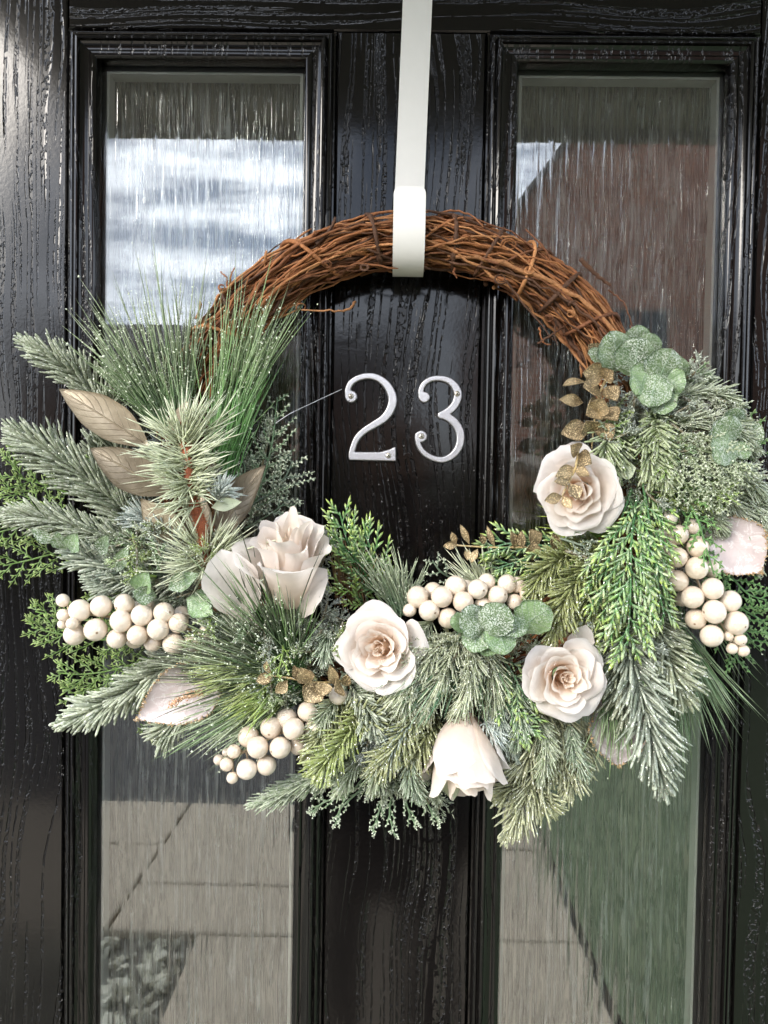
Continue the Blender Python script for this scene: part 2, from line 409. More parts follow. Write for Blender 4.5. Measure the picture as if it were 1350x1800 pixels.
def leaf_material(name, base, edge, vein_depth, rough, metal, frost=0.0, glit=0.0, marble=0.0, nveins=9.0, vein_col=None):
    """broad leaf: pressed midrib and side veins from the leaf's own uv"""
    m, nt, b = mat_new(name)
    uv = node(nt, 'ShaderNodeTexCoord').outputs['UV']; pos = geo_pos(nt)
    sep = node(nt, 'ShaderNodeSeparateXYZ'); nt.links.new(uv, sep.inputs[0])
    u = math_(nt, 'ABSOLUTE', math_(nt, 'SUBTRACT', sep.outputs[0], 0.5))
    wv = math_(nt, 'ADD', math_(nt, 'MULTIPLY', sep.outputs[1], nveins), math_(nt, 'MULTIPLY', u, -nveins * 0.55))
    wv = math_(nt, 'ADD', wv, math_(nt, 'MULTIPLY', noise(nt, pos, 40, 1), 0.3))
    fr = math_(nt, 'ABSOLUTE', math_(nt, 'SUBTRACT', math_(nt, 'FRACT', wv), 0.5))
    side = ramp(nt, fr, [(0.0, 1.0), (0.07, 0.0)])
    mid = ramp(nt, u, [(0.0, 1.0), (0.03, 0.0)])
    vein = math_(nt, 'MAXIMUM', side, mid)
    f = noise(nt, pos, 70, 4, 0.6)
    c = mixrgb(nt, ramp(nt, f, [(0.35, 0.0), (0.65, 1.0)]), base, edge)
    oi_ = node(nt, 'ShaderNodeObjectInfo').outputs['Random']
    c = mixrgb(nt, 1.0, c, ramp(nt, oi_, [(0.0, 0.72), (1.0, 1.35)]), 'MULTIPLY')
    if vein_col: c = mixrgb(nt, math_(nt, 'MULTIPLY', vein, 0.7), c, vein_col)
    if marble:
        mb = noise(nt, pos, 60, 5, 0.7, 1.5)
        c = mixrgb(nt, math_(nt, 'MULTIPLY', ramp(nt, mb, [(0.5, 0.0), (0.54, 1.0), (0.58, 0.0)]), marble), c, (0.86, 0.84, 0.84))
    if frost:
        fz = math_(nt, 'MULTIPLY', ramp(nt, noise(nt, pos, 900, 3, 0.75), [(0.5, 0.0), (0.56, 1.0)]), ramp(nt, noise(nt, pos, 75, 2), [(0.34, 0.3), (0.52, 1.0)]))
        c = mixrgb(nt, math_(nt, 'MULTIPLY', math_(nt, 'MULTIPLY', fz, frost), ramp(nt, oi_, [(0.0, 1.0), (1.0, 0.45)])), c, (0.68, 0.73, 0.66))
    nt.links.new(c, b.inputs['Base Color']); b.inputs['Roughness'].default_value = rough; b.inputs['Metallic'].default_value = metal
    n1 = bump(nt, noise(nt, pos, 500 if not glit else 1600, 3, 0.6), None, 0.35 if not glit else 0.9, 0.0005)
    bump(nt, vein, b, 0.7, vein_depth, n1)
    if glit:
        vo = node(nt, 'ShaderNodeTexVoronoi', Scale=1700.0); nt.links.new(pos, vo.inputs['Vector'])
        gm = ramp(nt, node_sep(nt, vo.outputs['Color']), [(1 - glit, 0.0), (1 - glit + 0.02, 1.0)])
        gc = mixrgb(nt, gm, c, tuple(min(1, x * 2.2) for x in edge)); nt.links.new(gc, b.inputs['Base Color'])
    tr = nt.nodes.new('ShaderNodeBsdfTranslucent'); nt.links.new(c, tr.inputs[0])
    ms = nt.nodes.new('ShaderNodeMixShader'); ms.inputs[0].default_value = 0.0 if metal > 0.2 else 0.12
    nt.links.new(b.outputs[0], ms.inputs[1]); nt.links.new(tr.outputs[0], ms.inputs[2]); nt.links.new(ms.outputs[0], nt.nodes['Material Output'].inputs[0])
    return m
ML_BRONZE = leaf_material('champagne_leaf', (0.235, 0.19, 0.13), (0.37, 0.31, 0.22), 0.0009, 0.38, 0.4, vein_col=(0.42, 0.35, 0.25))
ML_WHITE = leaf_material('pearl_leaf', (0.42, 0.355, 0.35), (0.52, 0.45, 0.445), 0.0002, 0.5, 0.0, marble=0.7)
ML_GREEN = leaf_material('frosted_round_leaf', (0.075, 0.14, 0.05), (0.18, 0.27, 0.115), 0.0006, 0.45, 0.0, frost=0.85, nveins=6.0, vein_col=(0.30, 0.42, 0.28))
ML_GLIT = leaf_material('gold_glitter_leaf', (0.20, 0.145, 0.075), (0.36, 0.28, 0.165), 0.0003, 0.38, 0.5, glit=0.22)
ML_PALEGREEN = leaf_material('pale_green_leaf', (0.45, 0.52, 0.36), (0.55, 0.60, 0.45), 0.0002, 0.5, 0.0)

m, nt_, b_ = mat_new('pearl_berry')
b_.inputs['Base Color'].default_value = (0.74, 0.62, 0.49, 1); b_.inputs['Roughness'].default_value = 0.30
b_.inputs['Coat Weight'].default_value = 1.0; b_.inputs['Coat Roughness'].default_value = 0.06
b_.inputs['Subsurface Weight'].default_value = 0.0
oi = node(nt_, 'ShaderNodeObjectInfo')
nt_.links.new(mixrgb(nt_, oi.outputs['Random'], (0.60, 0.48, 0.365), (0.68, 0.58, 0.47)), b_.inputs['Base Color'])
tco = node(nt_, 'ShaderNodeTexCoord')
sz_ = node(nt_, 'ShaderNodeSeparateXYZ'); nt_.links.new(tco.outputs['Object'], sz_.inputs[0])
scar = ramp(nt_, sz_.outputs[2], [(0.984, 0.0), (0.992, 1.0)])
patch = ramp(nt_, noise(nt_, tco.outputs['Object'], 1.6, 4, 0.6), [(0.35, 0.96), (0.65, 1.03)])
bc_ = mixrgb(nt_, 1.0, mixrgb(nt_, oi.outputs['Random'], (0.63, 0.525, 0.41), (0.71, 0.62, 0.51)), patch, 'MULTIPLY')
nt_.links.new(mixrgb(nt_, scar, bc_, (0.22, 0.14, 0.08)), b_.inputs['Base Color'])
bump(nt_, noise(nt_, tco.outputs['Object'], 3.0, 3), b_, 0.12, 0.2)
M_BERRY = m
M_STEM = simple('berry_stem', (0.55, 0.42, 0.28), 0.55, bscale=600, var=0.2)
M_RED = foliage_material('red_stem', 0.6, frost=0.0, transl=0.0)
M_STRAP = simple('cream_powder_coat', (0.74, 0.73, 0.695), 0.34, spec=0.5, bscale=260, bdist=0.0003, bstr=0.12, var=0.03)
M_ZINC = simple('brushed_zinc', (0.55, 0.55, 0.56), 0.36, metal=0.85, bscale=900, bdist=0.0003, bstr=0.35, var=0.22)
M_SCREW = simple('screw_steel', (0.62, 0.58, 0.48), 0.35, metal=0.9, bscale=900, var=0.2)
M_DARK = simple('screw_recess', (0.05, 0.045, 0.04), 0.6, metal=0.3)
M_SPACER = simple('spacer_alloy', (0.42, 0.42, 0.38), 0.5, metal=0.2, bscale=300, var=0.15)
M_SEAL = simple('glazing_seal', (0.035, 0.033, 0.03), 0.6, bscale=400, var=0.3)
M_SILK = simple('silk_thread', (0.75, 0.75, 0.78), 0.3)

# ------------------------------------------------------------------ place: what stands behind the camera and shows in the glass
def plane_obj(name, x0, x1, y0, y1, z, mat, kind='structure'):
    a = Acc(); a.add([(x0, y0, z), (x1, y0, z), (x1, y1, z), (x0, y1, z)], quads=[(0, 1, 2, 3)])
    return tag(a.build(name, mat, smooth=False), kind=kind)
M_GROUND = simple('asphalt', (0.045, 0.045, 0.046), 0.85, bscale=120, bdist=0.004, var=0.35)
M_SLAB = simple('concrete_slab', (0.45, 0.385, 0.29), 0.85, bscale=45, bdist=0.002, var=0.22)
M_JOINT = simple('joint_sand', (0.12, 0.11, 0.09), 0.95, bscale=200, var=0.3)
M_LAWN = simple('lawn', (0.125, 0.175, 0.09), 0.9, bscale=60, bdist=0.02, bstr=0.9, var=0.45)
plane_obj('ground', -60, 60, -90, 0.0, 0.0, M_GROUND)
plane_obj('path_bed', -2.6, 0.64, -2.82, -0.02, 0.02, M_JOINT)
slab_bed = bpy.data.objects['path_bed']
def slab(x0, x1, y0, y1):
    a = Acc(); g = 0.006; zt = 0.052 + rng.uniform(-.002, .002); c = 0.006
    x0 += g; x1 -= g; y0 += g; y1 -= g
    v = [(x0, y0, .021), (x1, y0, .021), (x1, y1, .021), (x0, y1, .021), (x0, y0, zt - c), (x1, y0, zt - c), (x1, y1, zt - c), (x0, y1, zt - c),
         (x0 + c, y0 + c, zt), (x1 - c, y0 + c, zt), (x1 - c, y1 - c, zt), (x0 + c, y1 - c, zt)]
    q = [(0, 1, 5, 4), (1, 2, 6, 5), (2, 3, 7, 6), (3, 0, 4, 7), (4, 5, 9, 8), (5, 6, 10, 9), (6, 7, 11, 10), (7, 4, 8, 11), (8, 9, 10, 11)]
    a.add(v, quads=q); a.build('paving_slab', M_SLAB, slab_bed, smooth=False)
for x0, x1, ys in ((-2.6, -1.76, (-2.8, -2.1)), (-1.76, -0.92, (-2.8, -2.37, -1.76)), (-0.92, -0.16, (-2.8, -2.07, -1.76)), (-0.16, 0.63, (-2.8, -2.40, -1.76, -1.1, -0.45, -0.03)),
                   (-0.62, -0.16, (-1.76, -1.1, -0.45, -0.03))):
    for k in range(len(ys) - 1): slab(x0, x1, ys[k], ys[k + 1])
lawn = plane_obj('lawn', 0.66, 9.0, -6.0, -0.02, 0.03, M_LAWN)
ga = Acc(); n = 2600
gx = rng.uniform(-2.5, -0.64, n); gy = rng.uniform(-1.74, -0.05, n)
flecks(ga, np.stack([gx, gy, np.full(n, .03) + rng.uniform(0, .012, n)], 1), rng.uniform(.012, .026, n), np.ones(3) * rng.uniform(.22, .55, n)[:, None] * np.array([1, .95, .85]))
M_GRAVEL = foliage_material('gravel_stone', 0.85, 80, 0.003, 0.6, 0.0)
tag(ga.build('gravel', M_GRAVEL, smooth=False), 'grey gravel bed beside the paving slabs, mirrored in the lower glass', 'gravel', kind='stuff')

M_BRICK = None
m, nt_, b_ = mat_new('brown_brick'); tco = geo_pos(nt_)
bt = node(nt_, 'ShaderNodeTexBrick', Scale=1.0); bt.inputs['Color1'].default_value = (0.27, 0.12, 0.075, 1); bt.inputs['Color2'].default_value = (0.19, 0.085, 0.055, 1)
bt.inputs['Mortar'].default_value = (0.28, 0.25, 0.21, 1); bt.inputs['Brick Width'].default_value = 0.225; bt.inputs['Row Height'].default_value = 0.075; bt.inputs['Mortar Size'].default_value = 0.008
nt_.links.new(mapping(nt_, tco, rot=(R(90), 0, 0)), bt.inputs['Vector']); nt_.links.new(bt.outputs['Color'], b_.inputs['Base Color']); b_.inputs['Roughness'].default_value = 0.9
M_BRICK = m
M_ROOF = simple('roof_tile', (0.075, 0.06, 0.055), 0.8, bscale=8, bdist=0.02, var=0.3)
M_UPVC = simple('brown_window_frame', (0.16, 0.10, 0.07), 0.5)
M_WPANE = simple('dark_window', (0.02, 0.022, 0.025), 0.08)
def house(name, label, x0, x1, y0, y1, eave, ridge, gable_front):
    h = empty(name, ((x0 + x1) / 2, (y0 + y1) / 2, 0)); tag(h, label, 'house')
    a = Acc(); yf = y1                                            # y1 is the face towards the door
    xm = (x0 + x1) / 2; ym = (y0 + y1) / 2
    if gable_front:
        v = [(x0, y1, 0), (x1, y1, 0), (x1, y1, eave), (xm, y1, ridge), (x0, y1, eave), (x0, y0, 0), (x1, y0, 0), (x1, y0, eave), (xm, y0, ridge), (x0, y0, eave)]
        a.add(v, quads=[(0, 1, 2, 4), (5, 9, 7, 6), (0, 4, 9, 5), (1, 6, 7, 2)], tris=[(4, 2, 3), (9, 8, 7)])
    else:
        box(a, x0, x1, y0, y1, 0, eave)
    a.build('wall', M_BRICK, h, smooth=False)
    a = Acc(); o = 0.28; t = 0.14
    if gable_front:
        sl_ = (ridge - eave) / (xm - x0)
        for s, xe in ((1, x0), (-1, x1)):
            xo = xe - s * o; zo = eave - o * sl_
            v = [(xo, y1 + o, zo), (xm, y1 + o, ridge), (xm, y0 - o, ridge), (xo, y0 - o, zo)]
            v2 = [(x, y, z + t) for x, y, z in v]
            a.add(v + v2, quads=[(0, 1, 2, 3), (4, 7, 6, 5), (0, 4, 5, 1), (1, 5, 6, 2), (2, 6, 7, 3), (3, 7, 4, 0)])
    else:
        sl_ = (ridge - eave) / (y1 - ym)
        for ye, s in ((y1, 1), (y0, -1)):
            yo = ye + s * o; zo = eave - o * sl_
            v = [(x0 - o, yo, zo), (x1 + o, yo, zo), (x1 + o, ym, ridge), (x0 - o, ym, ridge)]
            v2 = [(x, y, z + t) for x, y, z in v]
            a.add(v + v2, quads=[(0, 1, 2, 3), (4, 7, 6, 5), (0, 4, 5, 1), (1, 5, 6, 2), (2, 6, 7, 3), (3, 7, 4, 0)])
        v = [(x0, y0, eave), (x0, y1, eave), (x0, ym, ridge - .02)]; a.add(v, tris=[(0, 1, 2)])
        v = [(x1, y0, eave), (x1, y1, eave), (x1, ym, ridge - .02)]; a.add(v, tris=[(0, 2, 1)])
    a.build('roof', M_ROOF, h, smooth=False)
    for wx in (x0 + (x1 - x0) * .28, x0 + (x1 - x0) * .72):
        for wz in (1.0, 3.6):
            a = Acc(); box(a, wx - .6, wx + .6, yf - .02, yf + .05, wz, wz + 1.2); w = a.build('window', M_UPVC, h, smooth=False)
            for k in (0, 1):
                a = Acc(); xx = wx - .54 + k * .56; box(a, xx, xx + .52, yf + .03, yf + .058, wz + .07, wz + 1.13); a.build('pane', M_WPANE, w, smooth=False)
    return h
house('brick_house', 'brown brick gabled house across the road, mirrored in the right glass', 2.05, 9.6, -22.0, -13.0, 6.4, 11.6, True)
house('terraced_house', 'far brick house with a low tiled roof, mirrored in the left glass', -13.0, 0.4, -33.0, -25.0, 5.2, 7.6, False)

# dark garden hedge beyond the road
ha = Acc(); n = 9000
hx = rng.uniform(-9, 1.6, n); hz = rng.uniform(0, 1.9, n) ; hy = -9.6 + rng.normal(0, .28, n)
needles(ha, np.stack([hx, hy, hz], 1), rng.normal(size=(n, 3)) + np.array([0, .6, .3]), rng.uniform(.09, .2, n), rng.uniform(.03, .05, n), mixc((.02, .035, .014), (.05, .075, .03), rng.random(n)), mixc((.03, .05, .02), (.08, .11, .045), rng.random(n)))
M_HEDGE = foliage_material('hedge_leaf', 0.6, 60, 0.003, 0.4, 0.1)
tag(ha.build('hedge', M_HEDGE), 'clipped dark green hedge beyond the road, mirrored in the glass', 'hedge')

# canopy over the door (its edge shows as the straight top of the mirrored sky)
ca = empty('porch_canopy', (0.1, -0.4, 2.2)); tag(ca, 'dark porch canopy over the door, mirrored at the top of the glass', 'canopy')
M_SOFFIT = simple('soffit_board', (0.27, 0.255, 0.21), 0.7, bscale=40, var=0.15)
a = Acc(); box(a, -0.62, 1.30, -0.80, -0.03, 2.195, 2.23); a.build('soffit', M_SOFFIT, ca, smooth=False)
a = Acc(); box(a, -0.64, 1.32, -0.825, -0.802, 2.180, 2.36); a.build('fascia', M_SOFFIT, ca, smooth=False)
a = Acc(); a.add([(-.64, -.83, 2.362), (1.32, -.83, 2.362), (1.32, -.03, 2.72), (-.64, -.03, 2.72), (-.64, -.03, 2.362), (1.32, -.03, 2.362)], quads=[(0, 1, 2, 3), (0, 4, 5, 1), (3, 2, 5, 4)], tris=[(0, 3, 4), (1, 5, 2)])
a.build('roof', M_ROOF, ca, smooth=False)

# the photographer, seen only as the dark shape mirrored in the gloss of the middle board
M_COAT = simple('dark_coat', (0.016, 0.014, 0.016), 0.85, bscale=300, var=0.2)
M_TROUSER = simple('dark_trousers', (0.014, 0.015, 0.02), 0.85, bscale=300, var=0.2)
M_SKIN = simple('skin', (0.45, 0.27, 0.19), 0.5, bscale=400, var=0.08)
M_HAIR = simple('dark_hair', (0.03, 0.02, 0.014), 0.5, bscale=500, var=0.3)
def skin(name, chains, mat, parent, origin):
    vs = []; es = []; rs = []; key = {}
    for ch in chains:
        prev = None
        for x, y, z, r_ in ch:
            k = (round(x, 4), round(y, 4), round(z, 4))
            if k not in key: key[k] = len(vs); vs.append((x - origin[0], y - origin[1], z - origin[2])); rs.append(r_)
            if prev is not None and prev != key[k]: es.append((prev, key[k]))
            prev = key[k]
    me = bpy.data.meshes.new(name); me.from_pydata(vs, es, []); me.materials.append(mat)
    o = bpy.data.objects.new(name, me); link(o, parent, origin)
    o.modifiers.new('skin', 'SKIN').use_smooth_shade = True
    for v_, r_ in zip(me.skin_vertices[0].data, rs): v_.radius = (r_, r_)
    me.skin_vertices[0].data[0].use_root = True
    o.modifiers.new('sub', 'SUBSURF').levels = 1; o.modifiers['sub'].render_levels = 2
    return o
PO = np.array([0.0, -1.12, 0.055])
def arm(s, g=0.0): return [(0, -1.12, 1.30, .14 + g), (s * .10, -1.12, 1.41, .075 + g), (s * .19, -1.11, 1.40, .058 + g), (s * .235, -1.00, 1.22, .043 + g), (s * .15, -.90, 1.28, .037 + g), (s * .065, -.79, 1.365, .027 + g)]
def leg(s, g=0.0): return [(0, -1.12, .95, .13 + g), (s * .09, -1.12, .86, .085 + g), (s * .10, -1.10, .52, .055 + g), (s * .105, -1.13, .16, .038 + g)]
def hand(s):
    w = (s * .065, -.79, 1.365, .027); pm = (s * .052, -.745, 1.395, .026); ch = [arm(s)[:-1] + [w, pm]]
    for k, ln_ in enumerate((.030, .034, .031, .024)):
        z = 1.425 - k * .02; ch.append([pm, (s * .050, -.722, z, .0095), (s * .046, -.716 + .004, z + .004, .0085), (s * (.046 - ln_ * .7), -.718, z + .006, .007)])
    ch.append([pm, (s * .045, -.735, 1.425, .011), (s * .030, -.724, 1.445, .009)])
    return ch
who = empty('person', PO); tag(who, 'person in dark coat taking the photo, faintly mirrored in the black gloss', 'person')
spine = [(0, -1.12, .95, .13), (0, -1.12, 1.12, .115), (0, -1.12, 1.30, .14), (0, -1.11, 1.43, .07), (0, -1.095, 1.50, .05), (0, -1.085, 1.555, .072), (0, -1.09, 1.625, .085), (0, -1.095, 1.69, .062)]
skin('body', [spine, [(0, -1.085, 1.555, .072), (0, -1.155 + .15, 1.575, .014)], [(0, -1.085, 1.555, .072), (.082, -1.09, 1.58, .014)], [(0, -1.085, 1.555, .072), (-.082, -1.09, 1.58, .014)]] + hand(1) + hand(-1) + [leg(1), leg(-1)] +
     [[(s * .105, -1.13, .16, .038), (s * .11, -1.10, .095, .035), (s * .115, -.98, .082, .024)] for s in (1, -1)], M_SKIN, who, PO)
skin('coat', [[(0, -1.12, .95, .17), (0, -1.12, 1.12, .145), (0, -1.12, 1.30, .165), (0, -1.115, 1.42, .09), (0, -1.10, 1.47, .066)], [(0, -1.12, .95, .17), (0, -1.12, .78, .21), (0, -1.12, .55, .25)]] + [[(0, -1.12, 1.30, .165)] + arm(s, .016)[1:] for s in (1, -1)], M_COAT, who, PO)
skin('trousers', [leg(1, .016), leg(-1, .016)], M_TROUSER, who, PO)
skin('shoe', [[(.105, -1.15, .10, .046), (.11, -1.08, .098, .046), (.115, -.97, .088, .034)]], M_COAT, who, PO)
skin('shoe', [[(-.105, -1.15, .10, .046), (-.11, -1.08, .098, .046), (-.115, -.97, .088, .034)]], M_COAT, who, PO)
skin('hair', [[(0, -1.10, 1.71, .062), (0, -1.125, 1.66, .088), (0, -1.14, 1.58, .082), (0, -1.15, 1.48, .07)], [(0, -1.125, 1.66, .088), (.06, -1.105, 1.60, .03), (.075, -1.10, 1.50, .03)], [(0, -1.125, 1.66, .088), (-.06, -1.105, 1.60, .03), (-.075, -1.10, 1.50, .03)]], M_HAIR, who, PO)
for s in (1, -1):
    skin('eye', [[(s * .032, -1.006, 1.608, .010), (s * .032, -1.002, 1.608, .009)]], M_HAIR, who, PO)
a = Acc(); box(a, -.038, .038, -.712, -.704, 1.375, 1.522); ph = a.build('phone', M_WPANE, smooth=False)
tag(ph, 'dark phone held up by the person taking the photo', 'phone')

# unlit hall behind the glass
M_HALL = simple('hall_plaster', (0.22, 0.19, 0.155), 0.9, bscale=30, var=0.1)
hb = Acc(); v = [(x, y, z) for x in (-.75, .9) for y in (0.075, 3.2) for z in (0.0, 2.5)]
hb.add(v, quads=[(0, 2, 3, 1), (4, 5, 7, 6), (2, 6, 7, 3), (0, 4, 6, 2), (1, 3, 7, 5)])
tag(hb.build('hall_wall', M_HALL, smooth=False), kind='structure')

# ------------------------------------------------------------------ door
def X(px, py): return P(px, py, 0)[0]
xl0 = (X(119, 60) + X(109.3, 1790)) / 2; xl1 = (X(591.5, 60) + X(569.5, 1720)) / 2
xr0 = (X(855.5, 75) + X(820.4, 1740)) / 2; xr1 = (X(1339, 80) + X(1286, 1795)) / 2
ztop = np.mean([P(119, 50.7)[2], P(590, 53.7)[2], P(855, 57)[2], P(1338, 61.4)[2]])
zbot = 0.62
dl, dr = xl0 - 0.16, xr1 + 0.16
door = empty('front_door', ((dl + dr) / 2, 0, 0.06))
tag(door, 'glossy black wood-grain front door with two long glazed panels', 'door')
def board(name, x0, x1, z0, z1, mat, bev=0.0012):
    a = Acc(); yb = 0.05; yf = 0.0; c = bev
    v = [(x0, yb, z0), (x1, yb, z0), (x1, yb, z1), (x0, yb, z1), (x0, yf + c, z0), (x1, yf + c, z0), (x1, yf + c, z1), (x0, yf + c, z1),
         (x0 + c, yf, z0 + c), (x1 - c, yf, z0 + c), (x1 - c, yf, z1 - c), (x0 + c, yf, z1 - c)]
    a.add(v, quads=[(0, 3, 2, 1), (0, 1, 5, 4), (1, 2, 6, 5), (2, 3, 7, 6), (3, 0, 4, 7), (4, 5, 9, 8), (5, 6, 10, 9), (6, 7, 11, 10), (7, 4, 8, 11), (8, 9, 10, 11)])
    return a.build(name, mat, door, smooth=False)
gp = 0.0004
board('stile', dl, xl0 - gp, 0.06, 2.06, MD_L)
board('stile', xr1 + gp, dr, 0.06, 2.06, MD_L)
board('stile', xl1 + gp, xr0 - gp, zbot + gp, ztop - gp, MD_V)
board('rail', xl0 + gp, xr1 - gp, ztop + gp, 2.06, MD_H)
board('rail', xl0 + gp, xr1 - gp, 0.06, zbot - gp, MD_H)
PROF = [(0.2, 40), (0.2, -0.2), (1.0, -1.2), (2.4, -1.2), (3.0, 2.0), (3.8, 4.2), (5.0, 5.6), (6.4, 6.0), (7.4, 5.4), (7.9, 4.4), (8.3, 4.6), (8.6, 7.0), (9.6, 8.6), (11.2, 9.2), (12.2, 8.8), (12.8, 7.6),
        (13.1, 6.2), (14.6, 5.0), (17.0, 4.2), (19.6, 3.9), (20.4, 4.0), (20.7, 5.4), (22.0, 6.3), (24.0, 6.2), (25.8, 4.9), (27.0, 2.8), (27.6, 0.2), (27.6, -7.0), (20.0, -7.0)]
PROF[0] = (0.2, -12.0); PROF = [(o / 1000, h / 1000) for o, h in PROF]
def glazing(x0, x1, z0, z1):
    g = empty('glazing_frame', ((x0 + x1) / 2, 0, (z0 + z1) / 2), door)
    cs = [(x0, z0, 1, 1), (x0, z1, 1, -1), (x1, z1, -1, -1), (x1, z0, -1, 1)]
    for k in range(4):
        A, B = cs[k], cs[(k + 1) % 4]
        a = Acc(); rows = []
        nseg = 2
        for (cx, cz, sx, sz) in (A, B):
            rows.append([(cx + sx * o, -h, cz + sz * o) for o, h in PROF])
        m_ = len(PROF); v = np.array(rows).reshape(-1, 3)
        q = [(i, i + 1, m_ + i + 1, m_ + i) for i in range(m_ - 1)]
        a.add(v, quads=q); ob = a.build('moulding', MD_M, g, smooth=True)
        ob.data.polygons.foreach_set('use_smooth', [True] * len(ob.data.polygons))
        try: ob.data.set_sharp_from_angle(angle=R(35))
        except Exception: pass
    i = 0.0262
    a = Acc(); box(a, x0 + i - .006, x1 - i + .006, 0.008, 0.012, z0 + i - .006, z1 - i + .006); a.build('pane', MG_FLAT, g, smooth=False)
    a = Acc(); box(a, x0 + i - .006, x1 - i + .006, 0.026, 0.031, z0 + i - .006, z1 - i + .006); a.build('pane', MG_TEX, g, smooth=False)
    for (nm, i0, wd, y0, y1, mt) in (('spacer_bar', i + .0042, .0022, 0.0123, 0.0257, M_SPACER), ('gasket', i - .004, .0078, 0.0125, 0.0254, M_SEAL)):
        a = Acc()
        box(a, x0 + i0, x0 + i0 + wd, y0, y1, z0 + i0, z1 - i0); box(a, x1 - i0 - wd, x1 - i0, y0, y1, z0 + i0, z1 - i0)
        box(a, x0 + i0 + wd, x1 - i0 - wd, y0, y1, z1 - i0 - wd, z1 - i0); box(a, x0 + i0 + wd, x1 - i0 - wd, y0, y1, z0 + i0, z0 + i0 + wd)
        a.build(nm, mt, g, smooth=False)
    a = Acc()      # inner carcass round the opening
    box(a, x0 - .012, x0 + i - .0065, 0.0128, 0.05, z0 - .01, z1 + .01); box(a, x1 - i + .0065, x1 + .012, 0.0128, 0.05, z0 - .01, z1 + .01)
    box(a, x0 + i - .006, x1 - i + .006, 0.0335, 0.05, z1 - i + .0065, z1 + .01); box(a, x0 + i - .006, x1 - i + .006, 0.0335, 0.05, z0 - .01, z0 + i - .0065)
    a.build('rebate', M_SEAL, g, smooth=False)
glazing(xl0 + gp, xl1 - gp, zbot + gp, ztop - gp)
glazing(xr0 + gp, xr1 - gp, zbot + gp, ztop - gp)

# ------------------------------------------------------------------ house numbers
def sdf_stroke(pts, rad, gx, gz):
    best = np.full(gx.shape, 1e9)
    for (p, q, ra, rb) in zip(pts[:-1], pts[1:], rad[:-1], rad[1:]):
        d = q - p; l2 = (d ** 2).sum() + 1e-15
        t = np.clip(((gx - p[0]) * d[0] + (gz - p[1]) * d[1]) / l2, 0, 1)
        dist = np.hypot(gx - (p[0] + t * d[0]), gz - (p[1] + t * d[1])) - (ra + (rb - ra) * t)
        best = np.minimum(best, dist)
    return best
def sdf_poly(poly, gx, gz):
    d = np.full(gx.shape, 1e9); s = np.ones(gx.shape); n = len(poly)
    for i in range(n):
        a_, b_2 = poly[i], poly[i - 1]
        e = b_2 - a_; wx = gx - a_[0]; wz = gz - a_[1]
        t = np.clip((wx * e[0] + wz * e[1]) / (e ** 2).sum(), 0, 1)
        d = np.minimum(d, np.hypot(wx - e[0] * t, wz - e[1] * t))
        c1 = gz >= a_[1]; c2 = gz < b_2[1]; c3 = e[0] * wz > e[1] * wx
        fl = (c1 & c2 & c3) | (~c1 & ~c2 & ~c3); s = np.where(fl, -s, s)
    return s * d
def smin(a, b, k):
    h = np.clip(0.5 + 0.5 * (b - a) / k, 0, 1); return b * (1 - h) + a * h - k * h * (1 - h)
def Z(zx, zy):                       # zoomed detail of the photograph -> door plane
    p = P(540 + zx / 3.75, 600 + zy / 3.75, 0.004); return np.array([p[0], p[2]])
PXM = 0.0005 / 3.75 * 0.99           # metres for one pixel of that detail
